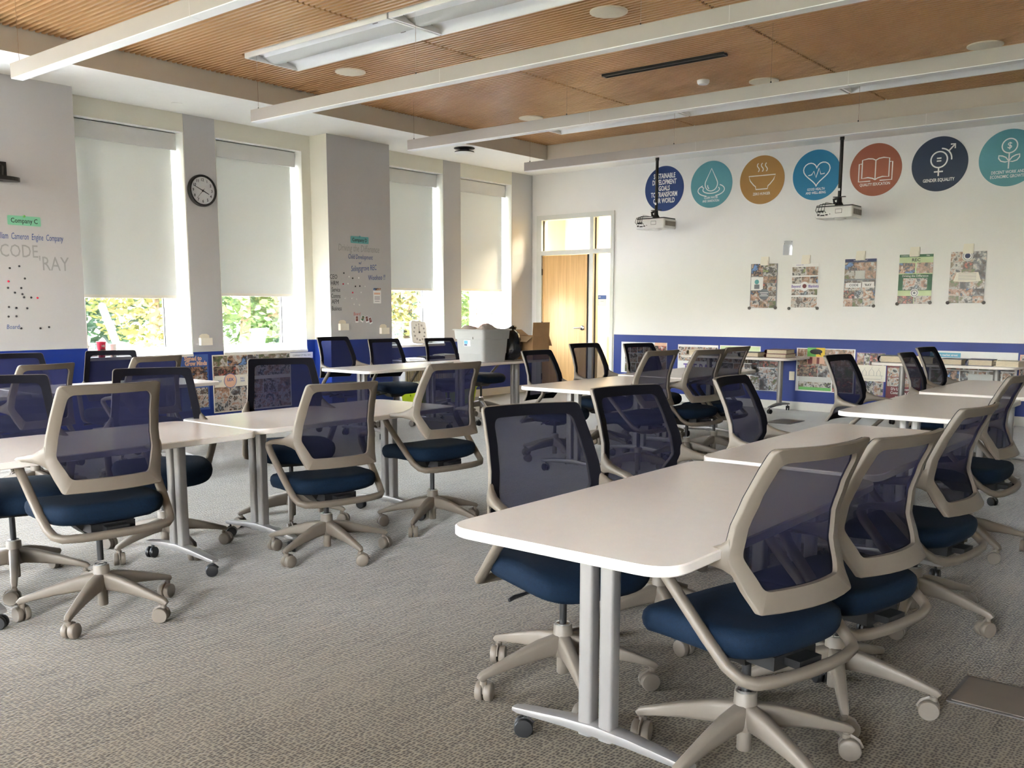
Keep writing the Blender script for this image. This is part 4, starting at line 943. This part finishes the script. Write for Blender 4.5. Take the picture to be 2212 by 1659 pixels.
cup(-9.64, 5.06, SILL, .135, .030, .040, M['holderw'], 'plain white cup beside the red cup on the first window sill')
t = thing('square_timer', 'rounded square white dial timer standing on the third window sill', 'timer', (-9.64, 9.65, SILL+.168), rot=(R(90-8), R(4), R(90+4)))
MB().prism(rrect(.335, .325, .055, 6), 0, .03, sm=True).build('case', M['tub'], t)
MB().prism(rrect(.318, .308, .048, 6), .03, .034).build('face', M['white'], t)
for k in range(12):
    a = R(90+30*k); text(str(5*k), .034, M['inkk'], t, .118*math.cos(a), .115*math.sin(a), .0350, 1, .0006, name='numeral')
MB().box(-.002, .002, -.01, .095, .035, .038).lathe([(.014, .034), (.012, .045)], 14).build('dial_hand', M['inkk'], t)
tag(MB().box(-.06, .06, -.075, .075, 0, .003).build('paper_notice', M['paper'], None, (XR-.22, 9.30, SILL+.08), (R(82), 0, R(90))), 'white paper notice leaning on the glass left of the square timer', 'notice')
t = thing('framed_art', 'small framed picture hanging in the fourth window', 'picture', (-9.86, 11.21, 1.315), rot=LEFT)
MB().box(-.10, .10, -.085, -.075, 0, .012).box(-.10, .10, .075, .085, 0, .012).box(-.10, -.09, -.075, .075, 0, .012).box(.09, .10, -.075, .075, 0, .012).build('frame', M['valance'], t)
MB().box(-.09, .09, -.075, .075, .003, .005).build('glass', M['sleeve'], t)
q = MB()
for a in range(0, 360, 60): q.add([(0, 0, .006), (.05*math.cos(R(a-18)), .05*math.sin(R(a-18)), .006), (.065*math.cos(R(a)), .065*math.sin(R(a)), .006), (.05*math.cos(R(a+18)), .05*math.sin(R(a+18)), .006)], [(0, 1, 2, 3)])
q.build('motif', M['valance'], t)
# grey tub
t = thing('storage_tub', 'grey plastic storage tub filled with cloth on the window table', 'storage tub', (-7.40, 8.50, TZ), 0)
def ring(w_, d_, z, r_=.05): return [(x, y, z) for x, y in rrect(w_, d_, r_, 5)]
tb = MB().loft([ring(.38, .40, 0), ring(.40, .42, .01), ring(.44, .47, .27), ring(.465, .495, .272), ring(.48, .51, .37), ring(.51, .545, .372), ring(.515, .55, .388), ring(.48, .51, .388), ring(.45, .48, .36), ring(.42, .45, .10)], cap1=True)
tb.build('body', M['tub'], t)
MB().box(-.075, .075, .24, .262, .275, .30).box(-.075, .075, -.262, -.24, .275, .30).build('handle', M['tub'], t)
lb = MB(); lb.box(-.05, .05, -.0015, .0015, -.035, .035, 0).box(-.045, .01, -.003, 0, -.01, .03, 1).box(-.045, .0, -.003, 0, -.03, -.012, 2)
lb.build('label', [M['paper'], M['cyanp'], M['navyp']], t, (-.03, -.2365, .225), (R(5), 0, 0))
cl = MB(); n = 14; rr = random.Random(3); g = []
for i in range(n):
    for j in range(n):
        u, v = i/(n-1)*2-1, j/(n-1)*2-1; e = max(0, 1-max(abs(u), abs(v))**3)
        g.append((u*.225, v*.24, .35+.075*e+.03*math.sin(5*u+3*v)*e+.02*rr.uniform(-1, 1)*e))
cl.add(g, [(i*n+j, (i+1)*n+j, (i+1)*n+j+1, i*n+j+1) for i in range(n-1) for j in range(n-1)], 0, True).build('folded_cloth', M['cloth'], t)
# black bag
bg_ = MB(); rings = []; rr = random.Random(8)
for k, (z, s) in enumerate([(0, .75), (.04, 1.0), (.12, 1.08), (.20, 1.0), (.27, .92), (.33, .72), (.37, .40), (.385, .10)]):
    rings.append([((.17+.02*rr.uniform(-1, 1))*s*math.cos(2*math.pi*i/22)+.01*math.sin(3*i), (.15+.03*rr.uniform(-1, 1))*s*math.sin(2*math.pi*i/22)+.06*(z/.38), z+(.012*rr.uniform(-1, 1) if k else 0)) for i in range(22)])
t = tag(empty('rubbish_bag', (-7.42, 8.985, TZ)), 'crumpled black plastic bag between the tub and the cardboard box', 'bag')
bg_.loft(rings).build('bag_body', M['bag'], t)
MB().tube([(.0, .06, .37), (.02, .10, .40), (.0, .15, .395), (-.03, .19, .36)], [.03, .025, .03, .012], n=8).build('bag_knot', M['bag'], t)
# cardboard box
t = thing('cardboard_box', 'open brown cardboard box with one flap standing up, by the door', 'box', (-7.32, 9.335, TZ), R(-4))
bx = MB(); W2, D2, H2, tt = .18, .155, .29, .005
bx.box(-W2, W2, -D2, D2, 0, tt).box(-W2, W2, -D2, -D2+tt, tt, H2).box(-W2, W2, D2-tt, D2, tt, H2).box(-W2, -W2+tt, -D2+tt, D2-tt, tt, H2).box(W2-tt, W2, -D2+tt, D2-tt, tt, H2)
bx.build('carton', M['card'], t)
MB().box(-.0025, .0025, -D2, D2, 0, .17).build('flap', M['card'], t, (W2-.003, 0, H2), (0, R(3), 0))
MB().box(-W2, W2, -.0025, .0025, 0, .14).build('flap', M['card'], t, (0, D2-.003, H2), (R(-155), 0, 0))
MB().box(-W2, W2, -.0025, .0025, 0, .14).build('flap', M['cardin'], t, (0, -D2+.003, H2), (R(118), 0, 0))
MB().box(-.0025, .0025, -D2, D2, 0, .14).build('flap', M['card'], t, (-W2+.003, 0, H2), (0, R(-60), 0))
tag(MB().prism(rrect(.16, .22, .015, 4), 0, .028, sm=True).build('grey_device', M['tub'], None, (-7.32, 7.72, TZ+.0005)), 'small flat grey device lying on the window table', 'device')
# low cabinet with papers under the third window
t = thing('low_cabinet', 'low white open cabinet under the third window', 'cabinet', (-9.37, 9.50, 0))
MB().box(-.21, .21, -.58, .58, .62, .65).build('top', M['white'], t)
MB().box(-.20, .20, -.57, -.55, 0, .62).box(-.20, .20, .55, .57, 0, .62).box(-.20, -.185, -.55, .55, 0, .62).box(-.2, .2, -.55, .55, .05, .07).build('carcass', M['white'], t)
MB().box(-.185, .19, -.55, .55, .33, .35).build('shelf', M['white'], t)
rr = random.Random(5)
bn = ['maroon', 'bluep', 'greenp', 'greyp', 'holderw', 'navyp', 'tub', 'card']
yy = 8.98
k = 0
while yy < 9.95:
    th = rr.uniform(.025, .05); hh = rr.uniform(.17, .25)
    o = tag(MB().box(-.11, .09, 0, th, 0, hh, 0).box(-.105, .091, .003, th-.003, .004, hh-.004, 1).build('book', [M[bn[k % 8]], M['bpaper']], None, (-9.36, yy, .3505)),
            'one of the upright books on the shelf of the low white cabinet', 'book', 'books in the low cabinet')
    yy += th+.004; k += 1
for i, (x, y, z, a, b, c, m, lab) in enumerate([(-9.36, 9.25, .651, .22, .30, .02, 'paper', 'stack of white paper on the low cabinet, left'), (-9.33, 9.60, .651, .24, .34, .035, 'blackp', 'flat black tray on the low cabinet under the timer'), (-9.36, 9.92, .651, .22, .28, .05, 'holderw', 'pile of cream folders on the low cabinet, right')]):
    tag(MB().box(-a/2, a/2, -b/2, b/2, 0, c).box(-a/2+.01, a/2-.02, -b/2+.02, b/2-.01, c, c+.006).build(['paper_stack', 'desk_tray', 'folder_pile'][i], M[m], None, (x, y, z), (0, 0, R(4*i-3))), lab, ['paper', 'tray', 'folders'][i])
for x, y, lab in [(-8.95, 8.95, 'lime green storage bin on the floor below the window table, left'), (-8.9, 9.75, 'lime green storage bin on the floor below the window table, right')]:
    t = thing('lime_bin', lab, 'bin', (x, y, 0), group='lime bins under the window')
    MB().loft([ring(.26, .30, 0, .03), ring(.32, .36, .26, .03), ring(.34, .38, .262, .03), ring(.34, .38, .275, .03), ring(.31, .35, .275, .03), ring(.26, .30, .02, .03)]).build('body', M['lime'], t)
    MB().box(-.05, .05, -.195, -.18, .20, .225).build('handle', M['lime'], t)

# binders on the blue-wall tables
def binder(x, y, z, w_, d_, h, rz, cover, lab, open_=False):
    t = thing('ring_binder', lab, 'binder', (x, y, z), rz, 'ring binders on the wall tables')
    MB().box(-w_/2, w_/2, -d_/2, d_/2, 0, .004).build('cover', cover, t)
    MB().box(-w_/2, w_/2, -d_/2, d_/2, h, h+.004).build('cover', cover, t)
    q = MB(); n = 8
    q.loft([[(-w_/2+.002-.014*math.sin(math.pi*i/n), -d_/2, .002+(h)*i/n) for i in range(n+1)], [(-w_/2+.002-.014*math.sin(math.pi*i/n), d_/2, .002+(h)*i/n) for i in range(n+1)]], sm=True, cap0=False, cap1=False, closed=False).build('spine', cover, t)
    MB().box(-w_/2+.022, w_/2-.008, -d_/2+.008, d_/2-.008, .0045, h-.0005).build('pages', M['bpaper'], t)
    rg = MB()
    for yy in (-.09, 0, .09): rg.tube([(-w_/2+.018+.016*math.cos(R(a)), yy, h/2+(h/2-.008)*math.sin(R(a))) for a in range(0, 360, 30)], .0025, n=6, closed=True, up=(0, 1, 0))
    rg.build('ring', M['steel'], t)
Z0 = TZ+.0005
binder(-6.22, 11.78, Z0, .28, .30, .06, R(8), M['holder'], 'cream binder with a black ring hole, left end of the left wall table')
binder(-5.42, 11.72, Z0, .27, .29, .055, R(4), M['blackp'], 'black binder lying beside the maroon stack')
binder(-5.04, 11.75, Z0, .30, .30, .045, R(-3), M['maroon'], 'lower maroon binder of the stack on the left wall table')
binder(-5.05, 11.76, Z0+.0495, .29, .30, .05, R(2), M['maroon'], 'upper maroon binder of the stack on the left wall table')
binder(-3.55, 11.62, Z0, .29, .28, .075, R(3), M['blackp'], 'thick black binder at the left end of the right wall table')
binder(-3.20, 11.66, Z0, .24, .28, .07, R(0), M['holderw'], 'white binder behind the paired chairs on the right wall table')
binder(-2.88, 11.62, Z0, .26, .28, .06, R(-4), M['greyp'], 'slate binder in the middle of the right wall table')
binder(-2.58, 11.60, Z0, .27, .28, .065, R(2), M['navyp'], 'navy binder with cream pages on the right wall table')
binder(-2.29, 11.62, Z0, .26, .28, .055, R(-6), M['holder'], 'worn cream binder at the right end of the right wall table')

# ------------------------------------------------------------------ outside the windows
struct(MB().box(-90, X0-WT, -50, 60, -.45, -.35).build('ground_lawn', M['grass']))
struct(MB().box(-16, X0-WT, -15, 30, -.36, -.05).build('ground_patio', M['patio']))
def tree(x, y, h, r_, m, n, lab, seed, low=.0, trunk=True):
    rr = random.Random(seed)
    t = thing('garden_tree', lab, 'tree', (x, y, -.35), group='trees beyond the windows')
    if trunk:
        q = MB().tube([(0, 0, 0), (.08, .05, h*.25), (-.05, .1, h*.5), (.1, 0, h*.8)], [.16, .13, .10, .04], n=8)
        for k in range(5):
            a = rr.uniform(0, 6.28); z = h*rr.uniform(.25, .55); q.tube([(0, 0, z), (r_*.4*math.cos(a), r_*.4*math.sin(a), z+h*.12), (r_*.8*math.cos(a), r_*.8*math.sin(a), z+h*.2)], [.06, .04, .02], n=6)
        q.build('trunk', M['bark'], t)
    vs, fs = [], []
    for k in range(n):
        while True:
            u = [rr.uniform(-1, 1) for _ in range(3)]
            d = sum(c*c for c in u)
            if .25 < d < 1: break
        px, py = u[0]*r_, u[1]*r_; pz = low+(h-low)*(.5+.5*u[2])
        s = rr.uniform(.06, .15)*(1 if r_ < 4 else 2.6); a, b = rr.uniform(0, 6.28), rr.uniform(-.9, .9)
        d1 = Vector((math.cos(a), math.sin(a), b)).normalized()*s; d2 = d1.cross(Vector((rr.uniform(-1, 1), rr.uniform(-1, 1), 1))).normalized()*s*.6
        c = Vector((px, py, pz)); bi = len(vs)
        vs += [c-d1, c+d2, c+d1, c-d2]; fs.append((bi, bi+1, bi+2, bi+3))
    tag(MB().add(vs, fs).build('foliage', m, t), kind='stuff')
TR = [(-25, 9.5, 7, 2.6, 'leafd', 5000, 'dark blue-green tree left of the leaning pole in the first window', 1, .2), (-22, 12.6, 6.5, 2.0, 'leafy', 5000, 'yellow-green tree behind the leaning pole in the first window', 2, .6),
      (-21, 14.6, 7, 1.8, 'leafg', 4200, 'green conifer at the right of the first window', 3, 0), (-20, 16.6, 6.5, 2.2, 'leafo', 5000, 'orange-tinted tree at the left of the second window', 4, .5),
      (-20, 18.6, 6, 1.8, 'leafy', 4500, 'yellow-green tree in the middle of the second window', 5, .3), (-22, 21.5, 7, 2.0, 'leafd', 4200, 'blue-green tree at the right of the second window', 6, 0),
      (-19, 21.6, 6, 2.0, 'leafg', 4500, 'green tree at the lower left of the third window', 7, .0), (-18, 24.5, 6.5, 2.2, 'leafo', 5000, 'orange autumn tree in the third window', 8, .5),
      (-17, 25.5, 6, 1.8, 'leafg', 4200, 'green tree in the fourth window', 9, 0), (-34, 16, 11, 5, 'leafd', 6000, 'large distant dark tree behind the first window trees', 10, 0), (-32, 25, 11, 5, 'leafg', 6000, 'large distant green tree behind the second window trees', 11, 0),
      (-27, 6, 10, 5, 'leafg', 6000, 'large distant green tree far left of the first window trees', 15, 0), (-34, 46, 12, 6, 'leafd', 6000, 'large distant dark tree behind the fourth window trees', 16, 0), (-30, 36, 11, 5, 'leafg', 6000, 'large distant green tree behind the third window trees', 12, 0), (-19, 10.9, 1.0, 1.1, 'leafy', 900, 'low yellow shrub at the bottom of the first window', 13, 0), (-17.6, 15.9, .95, 1.0, 'leafy', 900, 'low yellow shrub at the bottom of the second window', 14, 0)]
for x, y, h, r_, m, n, lab, sd_, low in TR: tree(x, y, h, r_, M[m], n, lab, sd_, low, trunk=h > 2)
t = thing('leaning_pole', 'pale leaning utility pole seen through the first window', 'pole', (-17.5, 9.62, -.35))
MB().tube([(0, 0, 0), (-.3, -.45, 1.75)], .07, n=12).build('shaft', M['pole'], t)
MB().tube([(-.3, -.45, 1.75), (-.31, -.47, 1.80)], [.07, .03], n=12).build('cap', M['pole'], t)
def slat_chair(x, y, rz, lab):
    t = thing('garden_chair', lab, 'chair', (x, y, -.05), rz, 'slatted garden chairs outside')
    for k in range(7): MB().box(-.26+.08*k-.016, -.26+.08*k+.016, -.01, .01, 0, .72).build('back_slat', M['outchair'], t, (0, .25, .40), (R(-14), 0, 0))
    MB().box(-.30, .30, -.26, .26, .40, .43).build('seat', M['outchair'], t)
    MB().box(-.30, .30, -.014, .014, .70, .74).build('top_rail', M['outchair'], t, (0, .25, .40), (R(-14), 0, 0))
    for sx in (-1, 1):
        for sy in (-1, 1): MB().box(sx*.27-.02, sx*.27+.02, sy*.23-.02, sy*.23+.02, 0, .40).build('leg', M['outchair'], t)
        MB().box(sx*.30-.03, sx*.30+.03, -.28, .26, .62, .65).build('armrest', M['outchair'], t)
slat_chair(-12.0, 8.15, R(-60), 'dark slatted garden chair seen through the second window')
slat_chair(-12.0, 13.56, R(-50), 'dark slatted garden chair seen through the fourth window')
t = tag(empty('brick_pillar', (-12.6, 14.60, -.05)), 'red brick wall end seen at the right of the fourth window', 'wall')
MB().box(-.46, .66, .008, .6, 0, 3.5).build('mortar_core', M['mortar'], t)
bm = MB().box(0, .205, -.004, .10, 0, .062).mesh('brick', M['brick'])
for r_ in range(44):
    for k in range(5): obj('brick', bm, t, (-.47+.217*k+(.1085 if r_ % 2 else 0)-.0, 0, .01+.075*r_))
